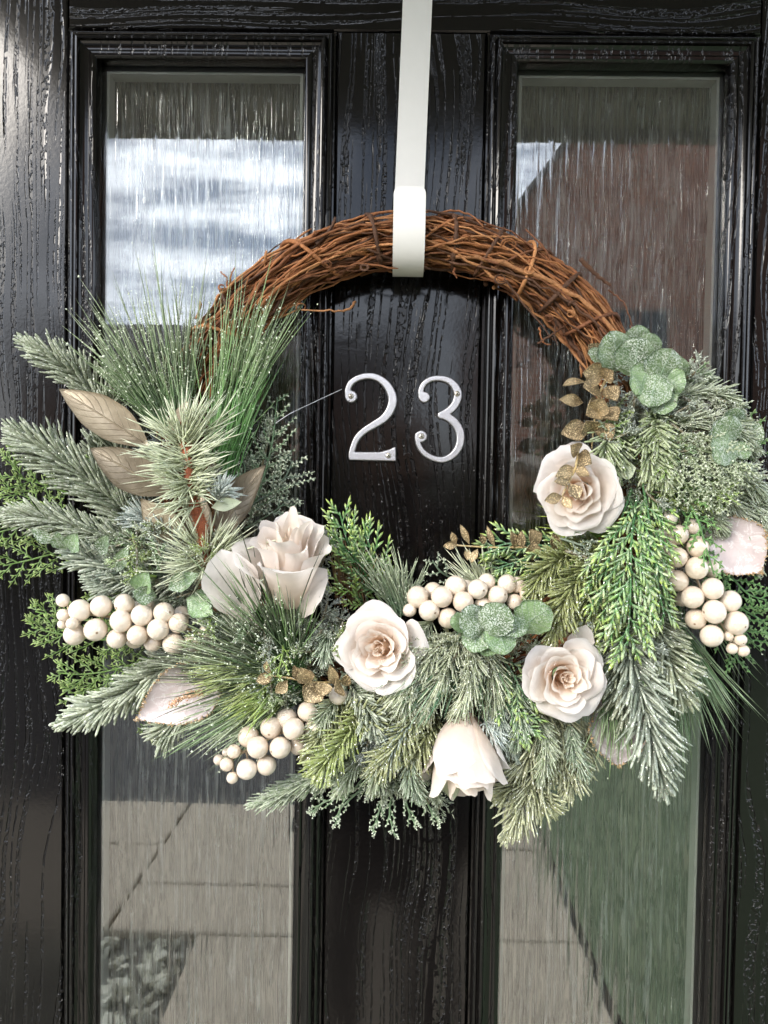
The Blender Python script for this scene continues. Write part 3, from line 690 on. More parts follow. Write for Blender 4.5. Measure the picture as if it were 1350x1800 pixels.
def numeral(shapes, screws, label):
    pts_all = []
    for kind, pts, rad in shapes: pts_all += [Z(x, y) for x, y in pts]
    pts_all = np.array(pts_all); lo = pts_all.min(0) - .008; hi = pts_all.max(0) + .008
    s = 0.00042; nx = int((hi[0] - lo[0]) / s); nz = int((hi[1] - lo[1]) / s)
    gx, gz = np.meshgrid(lo[0] + np.arange(nx) * s, lo[1] + np.arange(nz) * s, indexing='ij')
    def field(gx, gz):
        f = None
        for kind, pts, rad in shapes:
            w = np.array([Z(x, y) for x, y in pts])
            if kind == 's':
                w = resample(w, 60); rr = np.interp(np.linspace(0, 1, 60), np.linspace(0, 1, len(rad)), rad) * PXM * 1.12
                g = sdf_stroke(w, rr, gx, gz)
            elif kind == 'b': g = np.hypot(gx - w[0][0], gz - w[0][1]) - rad * PXM
            else: g = sdf_poly(w, gx, gz) - rad * PXM
            f = g if f is None else smin(f, g, 0.0009)
        return f
    f = field(gx, gz)
    for _ in range(3):                # pull outside vertices onto the outline
        gxx = np.gradient(f, s, axis=0); gzz = np.gradient(f, s, axis=1); m_ = np.hypot(gxx, gzz) + 1e-6
        o = (f > 0) & (f < 2.2 * s)
        gx = np.where(o, gx - f * gxx / m_ ** 2, gx); gz = np.where(o, gz - f * gzz / m_ ** 2, gz)
        break
    inside = f <= 0
    cell = inside[:-1, :-1] | inside[1:, :-1] | inside[:-1, 1:] | inside[1:, 1:]
    dd = np.clip(-f, 0, None); bw = 0.0011
    hgt = 0.0012 + 0.0030 * np.sqrt(np.clip(1 - (1 - np.clip(dd / bw, 0, 1)) ** 2, 0, 1))
    hgt = np.where(f > 0, 0.0, hgt)
    ids = np.arange(nx * nz).reshape(nx, nz)
    q = np.stack([ids[:-1, :-1], ids[1:, :-1], ids[1:, 1:], ids[:-1, 1:]], -1)[cell]
    used = np.unique(q); remap = np.full(nx * nz, -1); remap[used] = np.arange(len(used))
    v = np.stack([gx.ravel(), -hgt.ravel() - 0.0002, gz.ravel()], 1)[used]
    org = np.array([v[:, 0].mean(), 0, v[:, 2].min()])
    root = empty('house_number', org); tag(root, label, 'house number', 'metal house numbers on the door')
    a = Acc(); a.add(v, quads=remap[q]); a.build('numeral', M_ZINC, root, org)
    for zx, zy, rot in screws:
        c = Z(zx, zy); a = Acc(); r_ = 0.0024; yy = -0.0044
        an = np.linspace(0, 2 * np.pi, 20, endpoint=False)
        rings = [(1.0, 0.0), (1.0, -.0003), (0.7, -.0008), (0.0, -.0010)]
        vv = [(c[0] + r_ * k * math.cos(t), yy + h, c[1] + r_ * k * math.sin(t)) for k, h in rings for t in an]
        qq = [(i * 20 + j, i * 20 + (j + 1) % 20, (i + 1) * 20 + (j + 1) % 20, (i + 1) * 20 + j) for i in range(3) for j in range(20)]
        a.add(vv, quads=qq); s_ = a.build('screw', M_SCREW, root)
        a = Acc()
        for k in (0, 1):
            t = rot + k * math.pi / 2; dxx, dzz = math.cos(t), math.sin(t); l_, w_ = .0016, .00034
            cc = [(c[0] + sx * l_ * dxx - sz * w_ * dzz, yy - .00108 - k * .00003, c[1] + sx * l_ * dzz + sz * w_ * dxx) for sx, sz in ((-1, -1), (1, -1), (1, 1), (-1, 1))]
            cb = [(x, y + .0006, z) for x, y, z in cc]
            a.add(cc + cb, quads=[(0, 1, 2, 3), (0, 4, 5, 1), (1, 5, 6, 2), (2, 6, 7, 3), (3, 7, 4, 0)])
        a.build('cross_recess', M_DARK, s_, smooth=False)
        a = Acc(); th = np.linspace(0, 2 * np.pi, 25); tube(a, np.stack([c[0] + .00275 * np.cos(th), np.full(25, yy + .00025), c[1] + .00275 * np.sin(th)], 1), .00022, 5, cap=False); a.build('countersink', M_DARK, s_)
numeral([('s', [(272, 362), (266, 325), (290, 272), (345, 238), (410, 228), (470, 243), (522, 284), (553, 338), (563, 395), (546, 455), (505, 508), (440, 550), (380, 587), (333, 632), (308, 682), (293, 735), (292, 762)],
          [20, 19, 19, 19, 20, 22, 25, 27, 27, 27, 25, 23, 21, 20, 19, 20, 20]),
         ('b', [(289, 364)], 42), ('p', [(284, 735), (480, 735), (540, 720), (578, 702), (580, 785), (440, 782), (284, 778)], 8)],
        [(289, 362, 0.5), (535, 753, 0.9)], 'silver metal 2 with a flat foot, first digit, cobweb thread touching it')
numeral([('s', [(752, 368), (750, 325), (772, 278), (820, 248), (880, 243), (940, 262), (982, 308), (994, 360), (975, 418), (930, 462), (885, 487)], [18, 18, 17, 17, 18, 21, 25, 26, 25, 24, 24]),
         ('b', [(773, 368)], 38),
         ('s', [(900, 487), (958, 520), (1000, 578), (1012, 640), (998, 702), (958, 752), (900, 780), (838, 773), (780, 743), (742, 698), (728, 650), (730, 620)], [24, 26, 27, 26, 24, 22, 20, 18, 18, 17, 17, 18]),
         ('b', [(752, 627)], 41)],
        [(988, 346, 0.7), (753, 626, 0.3)], 'silver metal 3 with two curled ends, second digit of the number')

# ------------------------------------------------------------------ hanger
strap_top = P(734, -140, .002); s1 = P(722, 330, .002)
hang = Acc()
path = []                             # centreline (x, y, z) and half width
xa, za_ = P(734, 0, .002)[0], 2.065
xb, zb = P(721.5, 430, .02)[0], P(719, 430, .03)[2]
zbot_h = P(719, 488, .022)[2]
rad_h = 0.0305
zc_h = zbot_h + rad_h
prof = [(-0.0016, za_ + .002), (-0.0016, ztop), (-0.0016, 1.75), (-0.0016, zc_h + .03)]
prof += [(-0.0016 - rad_h + rad_h * math.cos(t), zc_h - rad_h * math.sin(t)) for t in np.linspace(0, math.pi, 16)]
prof += [(-0.0016 - 2 * rad_h, zc_h + .006), (-0.0016 - 2 * rad_h - .0003, zc_h + .012)]
ztip = P(719, 329, .0625)[2]
wf = (P(747.5, 400, .0625)[0] - P(691, 400, .0625)[0]) / 2
# rounded end
ends = [(ztip - .0075, 1.0), (ztip - .0045, .985), (ztip - .0022, .93), (ztip - .0008, .82), (ztip, .62)]
prof += [(-0.0016 - 2 * rad_h - .0008, z) for z, k in ends]
wds = [wf] * (len(prof) - len(ends)) + [wf * k for z, k in ends]
xc_front = (P(747.5, 400, .0625)[0] + P(691, 400, .0625)[0]) / 2
th = 0.0011
rows = []
pr = np.array(prof)
tg = norm(np.gradient(pr, axis=0)); nr = np.stack([tg[:, 1], -tg[:, 0]], 1)
x_top = P(734, 0, .002)[0]
for k, ((y, z), w_) in enumerate(zip(prof, wds)):
    f = np.clip((z - ztip) / (P(734, 0, .002)[2] - ztip), 0, 2) if k < 4 else 0
    xc = xc_front + (x_top - xc_front) * f
    o = nr[k] * th
    for sx, so_ in ((-1, 0), (1, 0), (1, 1), (-1, 1)):
        rows.append((xc + sx * w_, y - o[0] * so_, z - o[1] * so_))
n = len(prof)
q = [(i * 4 + j, i * 4 + (j + 1) % 4, (i + 1) * 4 + (j + 1) % 4, (i + 1) * 4 + j) for i in range(n - 1) for j in range(4)]
hang.add(rows, quads=q + [(0, 1, 2, 3), ((n - 1) * 4 + 3, (n - 1) * 4 + 2, (n - 1) * 4 + 1, (n - 1) * 4)])
ob = hang.build('wreath_hanger', M_STRAP)
try: ob.data.set_sharp_from_angle(angle=R(50))
except Exception: pass
tag(ob, 'cream metal over-door strap hanger with upturned hook holding the wreath', 'hanger')

# ------------------------------------------------------------------ wreath
RC = P(717, 806, .032)
wreath = empty('wreath', RC)
tag(wreath, 'twig wreath with frosted greenery, cream roses and pearl berries on the black door', 'wreath')
RX = (P(717 + 397, 806, .032) - RC)[0]; RZ = (P(717, 806 - 383, .032) - RC)[2]; TR = 0.0205
ring = empty('vine_ring', RC, wreath)
def ring_pt(th, rho, ph):
    """th round the ring (0 = right, anticlockwise), rho/ph in the ring's section"""
    c, s = np.cos(th), np.sin(th)
    rad = rho * np.cos(ph)
    return np.stack([RC[0] + (RX + rad) * c, RC[1] + rho * np.sin(ph) * np.ones_like(c), RC[2] + (RZ + rad) * s], -1)
def twig_col(n, dark=0):
    b = np.array([(0.20, 0.075, 0.030), (0.13, 0.048, 0.021), (0.28, 0.125, 0.055), (0.06, 0.026, 0.014), (0.22, 0.085, 0.032)])[rng.integers(0, 5)]
    return b[None] * rng.uniform(.8, 1.15) * (1 + .14 * np.sin(np.linspace(0, rng.uniform(4, 20), n) + rng.uniform(0, 6)))[:, None] * (1 - .0 * dark)
def knobby(n, r):
    k = np.ones(n) * r * (1 + .13 * rng.normal(size=n))
    for _ in range(max(1, n // 14)): k[rng.integers(1, n - 1)] *= 1.35
    k[-1] *= .55; return k
for i in range(400):
    span = R(rng.uniform(45, 150)); mid_ = R(rng.uniform(5, 175)) if i % 6 else R(rng.uniform(180, 360))
    n = int(14 + span * 16)
    th = np.linspace(mid_ - span / 2, mid_ + span / 2, n) * 1.0
    if rng.random() < .5: th = th[::-1]
    ph = rng.uniform(0, 2 * np.pi) + np.linspace(0, rng.normal(0, 2.6), n)
    r_ = rng.uniform(.0006, .0013) if i % 9 else rng.uniform(.0013, .0017)
    rho = np.clip(TR * math.sqrt(rng.uniform(.12, 1.0)) * (1 + .22 * np.sin(np.linspace(0, rng.uniform(2, 12), n) + rng.uniform(0, 6))), 0, TR * 1.12)
    e = np.clip(np.linspace(0, 1, n) * 8 - 7, 0, 1); rho = rho + e * rng.uniform(-.002, .009)
    p = ring_pt(th, rho, ph) + rng.normal(0, .0007, (n, 3))
    p[:, 1] = np.clip(p[:, 1], -0.0565, -0.006)
    a = Acc(); tube(a, p, knobby(n, r_), 6, twig_col(n)); a.build('twig', M_TWIG, ring)
# binding vines wound round the bundle: angle where each crosses the front, slant
for thd, sl_, r_ in ((101, -.05, .0017), (121, -.18, .0019), (137, .12, .0016), (82, -.07, .0017), (69.5, .03, .0017), (62, -.06, .0015), (48, .05, .0019), (35, .10, .0016), (150, -.10, .0015), (163, .08, .0015), (57, .22, .0011), (76, .3, .0010)):
    n = 34; ph = np.linspace(R(200), R(200 + 330), n) * -1
    th = R(thd) + sl_ * np.linspace(-1.1, 1.1, n) + .012 * np.sin(np.linspace(0, 7, n) + thd)
    p = ring_pt(th, TR * 1.10 + .0008 * np.sin(np.linspace(0, 5, n)), ph)
    p[:, 1] = np.minimum(p[:, 1], -0.004)
    a = Acc(); tube(a, p, knobby(n, r_), 7, twig_col(n) * 1.05); a.build('binding_vine', M_TWIG, ring)
# loose side shoots and curled tendrils, traced where the photo shows them
for pts, r_ in (([(880, 478, 4), (905, 515, 5), (950, 568, 5), (975, 600, 5)], .0010), ([(945, 604, 5), (975, 585, 5), (1000, 570, 4)], .0011), ([(948, 575, 5), (955, 602, 5), (968, 606, 5)], .0008), ([(978, 560, 5), (975, 590, 5), (981, 606, 5)], .0008),
                ([(400, 520, 4), (398, 490, 5), (388, 478, 5)], .0009), ([(406, 510, 4), (405, 488, 5), (412, 470, 5)], .0009), ([(468, 470, 4), (466, 455, 5), (468, 440, 5)], .0016), ([(555, 430, 5), (580, 405, 5), (590, 382, 5)], .0019),
                ([(1020, 455, 5), (1050, 485, 5), (1074, 502, 5)], .0022), ([(1070, 510, 4), (1098, 535, 5), (1112, 575, 5)], .0008), ([(345, 560, 4), (352, 540, 5), (353, 530, 5)], .0012), ([(800, 470, 4), (798, 480, 5), (803, 488, 5)], .0010),
                ([(625, 530, 4), (606, 545, 6), (530, 545, 6)], .0012), ([(770, 374, 4), (800, 371, 4), (830, 380, 4.5), (850, 400, 5)], .0010)):
    p = resample(PP(pts), 18); p += rng.normal(0, .0003, p.shape)
    a = Acc(); tube(a, p, np.linspace(r_, r_ * .55, 18), 6, twig_col(18)); a.build('side_shoot', M_TWIG, ring)
for cx, cy, rr, turns in ((880, 490, 12, 1.4), (895, 430, 14, 1.7), (930, 475, 9, 2), (1008, 535, 8, 2.2), (1003, 552, 8, 1.6), (390, 505, 7, 1.5), (575, 465, 9, 1.6), (640, 470, 8, 2), (760, 400, 7, 2), (965, 560, 8, 1.5), (530, 540, 10, 1.1), (820, 420, 9, 1.6)):
    t = np.linspace(0, turns * 2 * np.pi, 40); k = np.linspace(1, .45, 40)
    p = PP([(cx + rr * kk * math.cos(tt + cx), cy + rr * kk * math.sin(tt + cx) * .8, 5.4 + .25 * math.sin(tt)) for tt, kk in zip(t, k)])
    a = Acc(); tube(a, p, np.linspace(.0008, .0004, 40), 5, twig_col(40)); a.build('tendril', M_TWIG, ring)

# ------------------------------------------------------------------ greenery builders
GREY = (0.105, 0.13, 0.085); FROST = (0.56, 0.59, 0.50); CEDAR = (0.13, 0.21, 0.05); LIME = (0.46, 0.56, 0.10)
OLIVE = (0.17, 0.185, 0.075); OLIVEF = (0.46, 0.47, 0.30); GREEN = (0.055, 0.15, 0.045); DEEP = (0.035, 0.085, 0.04); BLUE = (0.15, 0.18, 0.19); BLUEF = (0.56, 0.60, 0.64)
TEAL = (0.05, 0.17, 0.09); PALE = (0.36, 0.39, 0.26); PALEF = (0.60, 0.62, 0.52)
def frame(T):
    V = norm(np.array([0.0, -1.0, 0.12]))[None] - (T * np.array([0.0, -1.0, 0.12])[None]).sum(1, keepdims=True) * T
    V = norm(V); return V, np.cross(T, V)

def fir(pts, ln=20, r=.0009, gap=.0011, c0=GREY, c1=FROST, frost=.6, ang=52, mat=None, flat=.55, fl=0.0, name='fir_sprig', tipcol=None, curl=.25, stem=.0012):
    """feathered sprig: stem with rows of stubby needles, ln in photo pixels"""
    cv = resample(PP(pts), 50); Ltot = np.linalg.norm(np.diff(cv, axis=0), axis=1).sum()
    a = Acc(); tube(a, cv, np.linspace(stem, stem * .5, 50), 5, np.array(c0) * .8)
    n = max(20, int(Ltot / gap)) * 3 // 7 * 7
    row = np.arange(n) % 7; t = np.clip((np.arange(n) // 7 * 7 + rng.normal(3.5, 1.0, n) + row * .9) / n, 0, 1); p, T = interp(cv, t); V, B = frame(T)
    side = np.array([-1, 1, -1, 1, 0, -1, 1])[row]
    phi = np.where(side == 0, rng.normal(0, .5, n), np.array([.05, .05, .55, .55, 0, .95, .95])[row] * flat / .55 + rng.normal(0, .22, n))
    lat = np.where((side == 0)[:, None], V * np.cos(phi)[:, None] + B * np.sin(phi)[:, None], B * (side * np.cos(phi))[:, None] + V * (np.abs(np.sin(phi)) * .8 + .05)[:, None])
    tip = np.clip((1 - t) / .30, 0, 1)
    an = R(ang) * (.35 + .65 * tip) * rng.uniform(.76, 1.22, n)
    d = T * np.cos(an)[:, None] + lat * np.sin(an)[:, None]
    L_ = ln * .00046 * (.45 + .55 * tip) * rng.uniform(.66, 1.14, n) * np.where(side == 0, .72, 1)
    f = np.clip(rng.beta(1.4, 2.2, n) * 1.25 * frost, 0, 1); f2 = np.clip(f + rng.uniform(-.15, .40, n) * frost, 0, 1)
    ca = mixc(c0, c1, f * .6); cb = mixc(c0 if tipcol is None else tipcol, c1, f2)
    needles(a, p, d, L_, r * rng.uniform(.8, 1.2, n), ca, cb, bend=(T * curl + rng.normal(0, .09, (n, 3))) * L_[:, None] * .6, segs=3, fat=.7, blunt=True, sides=4)
    if fl:
        k = rng.random(n) < fl; k2 = np.where(k)[0]
        flecks(a, p[k2] + d[k2] * (L_[k2] * rng.uniform(.3, 1, len(k2)))[:, None], rng.uniform(.0003, .0007, len(k2)), mixc((.55, .58, .54), (.78, .80, .77), rng.random(len(k2))))
    return a.build(name, mat or MF_FIR, wreath)

def tuft(base, tips, n=160, r=.00042, c0=GREEN, c1=(0.12, 0.24, 0.07), fl=2.0, frost=.3, short=.55, mat=None, bow=.06, name='pine_tuft', tipd=None, flr=.0006, jit=.006, loose=.012):
    """long needled tuft: needles run from a base line to a line of tips"""
    bc = resample(PP(base), 20); tc_ = resample(PP(tips), 30); a = Acc()
    u = rng.random(n); p0, _ = interp(bc, np.clip(u + rng.normal(0, .2, n), 0, 1)); p1, _ = interp(tc_, u)
    p0 = p0 + rng.normal(0, .003, (n, 3)); p1 = p1 + rng.normal(0, jit, (n, 3)); ex = rng.random(n) < .15; p1[ex] += rng.normal(0, loose, (ex.sum(), 3))
    d = p1 - p0; L_ = np.linalg.norm(d, axis=1) * rng.uniform(short, 1.08, n)
    f = np.clip(rng.random(n) * frost * 1.6, 0, 1)
    ca = mixc(c0, FROST, f * .4) * rng.uniform(.7, 1.15, n)[:, None]; cb = mixc(c1, FROST, f) * rng.uniform(.8, 1.15, n)[:, None]
    if tipd is not None: cb = np.where((rng.random(n) < .6)[:, None], mixc(tipd, tipd, f), cb)
    bend = np.cross(norm(d), rng.normal(size=(n, 3))) * (L_ * bow)[:, None]
    needles(a, p0, d, L_, r * rng.uniform(.8, 1.25, n), ca, cb, bend=bend, segs=5, fat=.75)
    m_ = int(n * fl)
    if m_:
        i = rng.integers(0, n, m_); g = rng.beta(2.2, 1.4, m_)
        p = p0[i] + norm(d[i]) * (L_[i] * g)[:, None] + bend[i] * (g * g)[:, None] + rng.normal(0, .0005, (m_, 3))
        flecks(a, p, rng.uniform(.5, 1.25, m_) * flr, mixc((.48, .52, .46), (.78, .80, .75), rng.random(m_)))
    return a.build(name, mat or MF_PINE, wreath)

def cedar(pts, w=50, c0=CEDAR, c1=(0.24, 0.34, 0.09), frost=.15, gap=.0075, r=.00062, leaf=9, mat=None, name='cedar_sprig', fl=0.0, tipcol=None, ang=48, sub=.0042, dens=1.0, fork=True):
    """flat lacy spray: side shoots carrying forked scale leaves; w in photo pixels"""
    cv = resample(PP(pts), 50); Ltot = np.linalg.norm(np.diff(cv, axis=0), axis=1).sum(); a = Acc()
    tube(a, cv, np.linspace(.0011, .0006, 50), 5, np.array(c0) * .9)
    m_ = max(5, int(Ltot / gap)); N0 = []; ND = []; NL = []; NT = []
    for k in range(m_):
        t = (k + .5) / m_; s = 1 if k % 2 else -1
        p, T = interp(cv, np.array([t])); V, B = frame(T); p = p[0]; T = T[0]; V = V[0]; B = B[0]
        side = norm(B * s + V * rng.normal(.15, .3)); an = R(ang) * rng.uniform(.8, 1.15)
        d = T * math.cos(an) + side * math.sin(an)
        Ls = w * .00046 * (.30 + .70 * min(1, (1 - t) / .45)) * (.55 + .45 * min(1, t / .2)) * rng.uniform(.75, 1.1)
        q = p + d * Ls + T * Ls * .18 + V * rng.normal(.0, .15) * Ls
        sc_ = resample(np.array([p, p + d * Ls * .5, q]), 12)
        tube(a, sc_, np.linspace(.0007, .0004, 12), 4, np.array(c0))
        j = max(2, int(Ls / sub)); ts = (np.arange(j) + .6) / j
        for z in range(2):
            pp, TT = interp(sc_, np.clip(ts + (z * .5 / j), 0, 1)); VV, BB = frame(TT); ss = 1 if z else -1
            dd = TT * (.72 if fork else .86) + BB * ss * (.62 if fork else .45) + VV * rng.normal(.12, .3 if fork else .18, (j, 1))
            ll = leaf * .00046 * (.6 + .4 * (1 - ts)) * rng.uniform(.75, 1.25, j)
            N0.append(pp); ND.append(dd); NL.append(ll); NT.append(ts)
            e = pp + norm(dd) * (ll * .45)[:, None]                      # little forks
            for zz in (-1, 1) if fork else ():
                N0.append(e); ND.append(norm(dd) + BB * zz * .6); NL.append(ll * .62); NT.append(ts)
        N0.append(q[None]); ND.append((sc_[-1] - sc_[-3])[None]); NL.append(np.array([leaf * .00046])); NT.append(np.array([1.0]))
    N0 = np.concatenate(N0); ND = norm(np.concatenate(ND)); NL = np.concatenate(NL); NT = np.concatenate(NT); n = len(N0)
    f = np.clip(rng.beta(1.2, 2, n) * 2.2 * frost, 0, 1)
    ca = mixc(c0, FROST, f * .7); base2 = mixc(c1, tipcol if tipcol is not None else c1, NT)
    cb = base2 * (1 - f[:, None]) + np.array(FROST) * f[:, None]
    needles(a, N0, ND, NL, r * rng.uniform(.8, 1.2, n), ca, cb, segs=3, fat=.7)
    if fl:
        k2 = np.where(rng.random(n) < fl)[0]
        flecks(a, N0[k2] + ND[k2] * (NL[k2] * rng.uniform(.4, 1.1, len(k2)))[:, None] + np.array([0, -.0006, 0]), rng.uniform(.00025, .00075, len(k2)), mixc((.46, .50, .45), (.74, .76, .71), rng.random(len(k2))))
    return a.build(name, mat or MF_CEDAR, wreath)

def juniper(pts, w=34, c0=GREY, c1=FROST, frost=.8, name='juniper_sprig', mat=None, fl=.25, gap=.0026, nl=9, r=.00042):
    """bushy frosted sprig: many short shoots bristling with fine needles"""
    cv = resample(PP(pts), 40); Ltot = np.linalg.norm(np.diff(cv, axis=0), axis=1).sum(); a = Acc()
    tube(a, cv, np.linspace(.0014, .0007, 40), 5, (.13, .11, .07))
    m_ = max(10, int(Ltot / gap)); t = rng.random(m_); p, T = interp(cv, t); V, B = frame(T)
    ph = rng.uniform(-2.2, 2.2, m_); lat = V * np.cos(ph)[:, None] + B * np.sin(ph)[:, None]
    an = rng.uniform(.45, 1.1, m_) * (.35 + .65 * np.clip((1 - t) / .3, 0, 1)); d = T * np.cos(an)[:, None] + lat * np.sin(an)[:, None]
    Ls = w * .00046 * rng.uniform(.5, 1.05, m_) * (.5 + .5 * np.clip((1 - t) / .3, 0, 1))
    k = 15; u = rng.random((m_, k)); P0 = (p[:, None] + d[:, None] * (Ls[:, None] * u)[..., None]).reshape(-1, 3)
    D = np.repeat(d, k, 0) * 1.1 + rng.normal(0, .62, (m_ * k, 3)); n = m_ * k
    f = np.clip(rng.beta(1.3, 1.5, n) * 1.4 * frost, 0, 1)
    ca = mixc(c0, c1, f * .55) * rng.uniform(.75, 1.1, n)[:, None]; cb = mixc(c0, c1, f)
    needles(a, P0, D, nl * .00046 * rng.uniform(.6, 1.3, n), r * rng.uniform(.8, 1.3, n), ca, cb, segs=2)
    if fl:
        k2 = np.where(rng.random(n) < fl)[0]
        flecks(a, P0[k2] + norm(D[k2]) * (nl * .00046 * rng.uniform(.4, 1.1, len(k2)))[:, None], rng.uniform(.0003, .0007, len(k2)), mixc((.5, .54, .5), (.76, .78, .75), rng.random(len(k2))))
    return a.build(name, mat or MF_FIR, wreath)

def leaf_grid(base, tip, width, bulge=.5, cup=.2, arch=.15, nu=9, nv=17, tilt=0.0, pointed=1.0, wave=.0, thick=.0004):
    """a broad leaf as a closed thin slab; returns Acc and its rim"""
    base = np.asarray(base); tip = np.asarray(tip); T = tip - base; Lg = np.linalg.norm(T); T = T / Lg
    V = np.array([0, -1.0, .1]); V = norm(V - T * V.dot(T)); B = np.cross(T, V)
    V, B = V * math.cos(tilt) + B * math.sin(tilt), B * math.cos(tilt) - V * math.sin(tilt)
    v = np.linspace(0, 1, nv); u = np.linspace(-1, 1, nu)
    w = np.sin(np.pi * np.clip(v ** (math.log(.5) / math.log(bulge)), 0, 1)) ** (0.95 if pointed else .55)
    w = np.maximum(w, .02) * width / 2
    w = w * (1 + (.05 if not pointed else .02) * np.sin(v * rng.uniform(14, 24) + rng.uniform(0, 6)))
    U, VV = np.meshgrid(u, v, indexing='xy')
    Wd = w[:, None] * U
    h = arch * Lg * np.sin(np.pi * VV) * .5 + cup * np.abs(U) ** 1.6 * w[:, None] + wave * np.sin(VV * 9 + U * 2) * width
    p = base + T * (VV * Lg)[..., None] + B * Wd[..., None] + V * h[..., None]
    return p, V, U, VV
def broad_leaf(name, mat, base, tip, width, parent=None, **kw):
    p, V, U, VV = leaf_grid(base, tip, width, **kw)
    nv, nu = U.shape; a = Acc(); th_ = .0003
    top = p.reshape(-1, 3) + V * th_; bot = p.reshape(-1, 3) - V * th_
    ids = np.arange(nv * nu).reshape(nv, nu)
    q = np.stack([ids[:-1, :-1], ids[:-1, 1:], ids[1:, 1:], ids[1:, :-1]], -1).reshape(-1, 4)
    rim = np.concatenate([ids[0, :], ids[1:, -1], ids[-1, -2::-1], ids[-2:0:-1, 0]])
    m_ = nv * nu; rq = np.stack([rim, np.roll(rim, -1), np.roll(rim, -1) + m_, rim + m_], -1)
    uv = np.stack([U.ravel() * .5 + .5, VV.ravel()], 1)
    a.add(np.vstack([top, bot]), quads=np.vstack([q, q[:, ::-1] + m_, rq]), uv=np.vstack([uv, uv]))
    ob = a.build(name, mat, parent or wreath)
    return ob, p.reshape(-1, 3)[rim], V

# ---- dark stuffing low on the ring so that no black door shows through
for k in range(46):
    th = R(160 + 208 * (k + rng.random()) / 46); rad = rng.uniform(.82, 1.08)
    b = np.array([RC[0] + RX * rad * math.cos(th), RC[2] + RZ * rad * math.sin(th)])
    o = R(rng.uniform(-65, 65)); d = np.array([math.cos(th + o), math.sin(th + o)]) * rng.choice([1, 1, -0.6]); l_ = rng.uniform(.035, .06)
    y0 = -rng.uniform(.035, .055)
    a_ = np.array([b[0], y0, b[1]]); e_ = np.array([b[0] + d[0] * l_, y0 - rng.uniform(0, .018), b[1] + d[1] * l_])
    PPo = PP; PP = lambda q: q
    pal = [(DEEP, FROST, .45), (GREY, FROST, .55), (OLIVE, OLIVEF, .7), (BLUE, BLUEF, .5)][k % 4]
    juniper(np.array([a_, (a_ + e_) / 2 + [0, -.004, 0], e_]), 36, pal[0], pal[1], pal[2], fl=.1)
    PP = PPo

# ---- left wing: frosted fir arms and cedar behind
fir([(215, 815, 3), (170, 700, 3.5), (115, 645, 4), (50, 606, 4.5)], 46, .0013, .0014, frost=.42, fl=.25, curl=.5)
fir([(205, 890, 3), (170, 800, 3), (205, 690, 4), (230, 650, 4)], 42, .0011, .0014, frost=.42, fl=.15)
fir([(290, 990, 5), (200, 880, 6), (110, 810, 6.5), (30, 762, 7)], 56, .0013, .0014, frost=.48, fl=.3, curl=.5)
fir([(310, 985, 5), (190, 945, 6), (90, 915, 6), (2, 905, 6)], 44, .0011, .0012, frost=.42, fl=.3, curl=.4)
fir([(330, 1010, 5), (240, 1010, 6), (170, 985, 6), (120, 960, 6)], 48, .0012, .0013, c0=(.10, .13, .11), frost=.5, fl=.25)
fir([(345, 1040, 4), (270, 1045, 5), (200, 1030, 6), (160, 1015, 6)], 40, .0011, .0013, c0=(.10, .13, .11), frost=.45, fl=.25)
fir([(310, 990, 6), (300, 950, 7), (265, 915, 7), (235, 905, 7)], 46, .0010, .0013, c0=(.13, .16, .16), c1=BLUEF, frost=.5)
fir([(355, 1140, 4), (280, 1180, 5), (190, 1235, 6), (116, 1268, 6.5)], 50, .0015, .0014, frost=.8, fl=.4, curl=.4)
fir([(400, 1190, 4), (340, 1240, 5), (300, 1275, 5), (285, 1290, 5)], 46, .0012, .0014, frost=.6, fl=.3)
for pts, w in (([(200, 960, 3), (120, 930, 4), (60, 880, 4), (5, 860, 4)], 52), ([(190, 985, 3), (120, 970, 4), (50, 985, 4.5), (5, 995, 5)], 48), ([(150, 930, 3), (80, 920, 4), (20, 930, 4), (-15, 940, 4)], 50), ([(130, 870, 3), (70, 850, 3.5), (30, 835, 4), (14, 790, 4)], 46),
               ([(290, 1110, 3.5), (190, 1095, 4), (110, 1085, 4), (62, 1075, 4)], 44), ([(290, 1120, 3.5), (190, 1125, 4), (110, 1115, 4.5), (55, 1103, 4.5)], 48), ([(290, 1150, 3.5), (210, 1175, 4), (150, 1185, 4.5), (102, 1183, 4.5)], 50), ([(300, 1170, 3.5), (230, 1190, 4), (170, 1215, 4.5), (120, 1218, 4.5)], 46),
               ([(270, 1060, 3), (220, 1060, 4), (170, 1040, 4)], 44), ([(225, 1000, 2.6), (190, 900, 3), (175, 840, 3.4), (165, 815, 3.6)], 46), ([(330, 1230, 3), (290, 1260, 3.5), (255, 1270, 3.6)], 40)):
    cedar(pts, w, c0=(.105, .185, .045), c1=(.20, .30, .075), frost=.12, tipcol=(.28, .36, .10), leaf=16, gap=.0068, sub=.0044, r=.0006)
tuft([(285, 740, 5), (330, 760, 6)], [(168, 500, 4.5), (150, 560, 5), (200, 490, 6), (250, 465, 6), (285, 480, 5), (330, 478, 6), (345, 470, 5)], 170, r=.0005, short=.45, c0=(.055, .14, .04), c1=(.17, .21, .12), fl=6.5, frost=.25, flr=.0007, jit=.010)
tuft([(270, 745, 5), (310, 770, 6)], [(160, 560, 6), (175, 620, 6), (185, 640, 7)], 80, r=.0005, c0=(.045, .13, .03), c1=(.12, .17, .075), fl=4, frost=.2, flr=.00085, jit=.01)
tuft([(365, 790, 6), (410, 770, 6)], [(400, 480, 7), (440, 480, 7), (490, 490, 7), (505, 500, 7), (480, 540, 7), (500, 560, 6)], 180, r=.0005, short=.45, c0=(.07, .21, .045), c1=(.20, .28, .13), fl=5.5, frost=.25, flr=.0007, jit=.010)
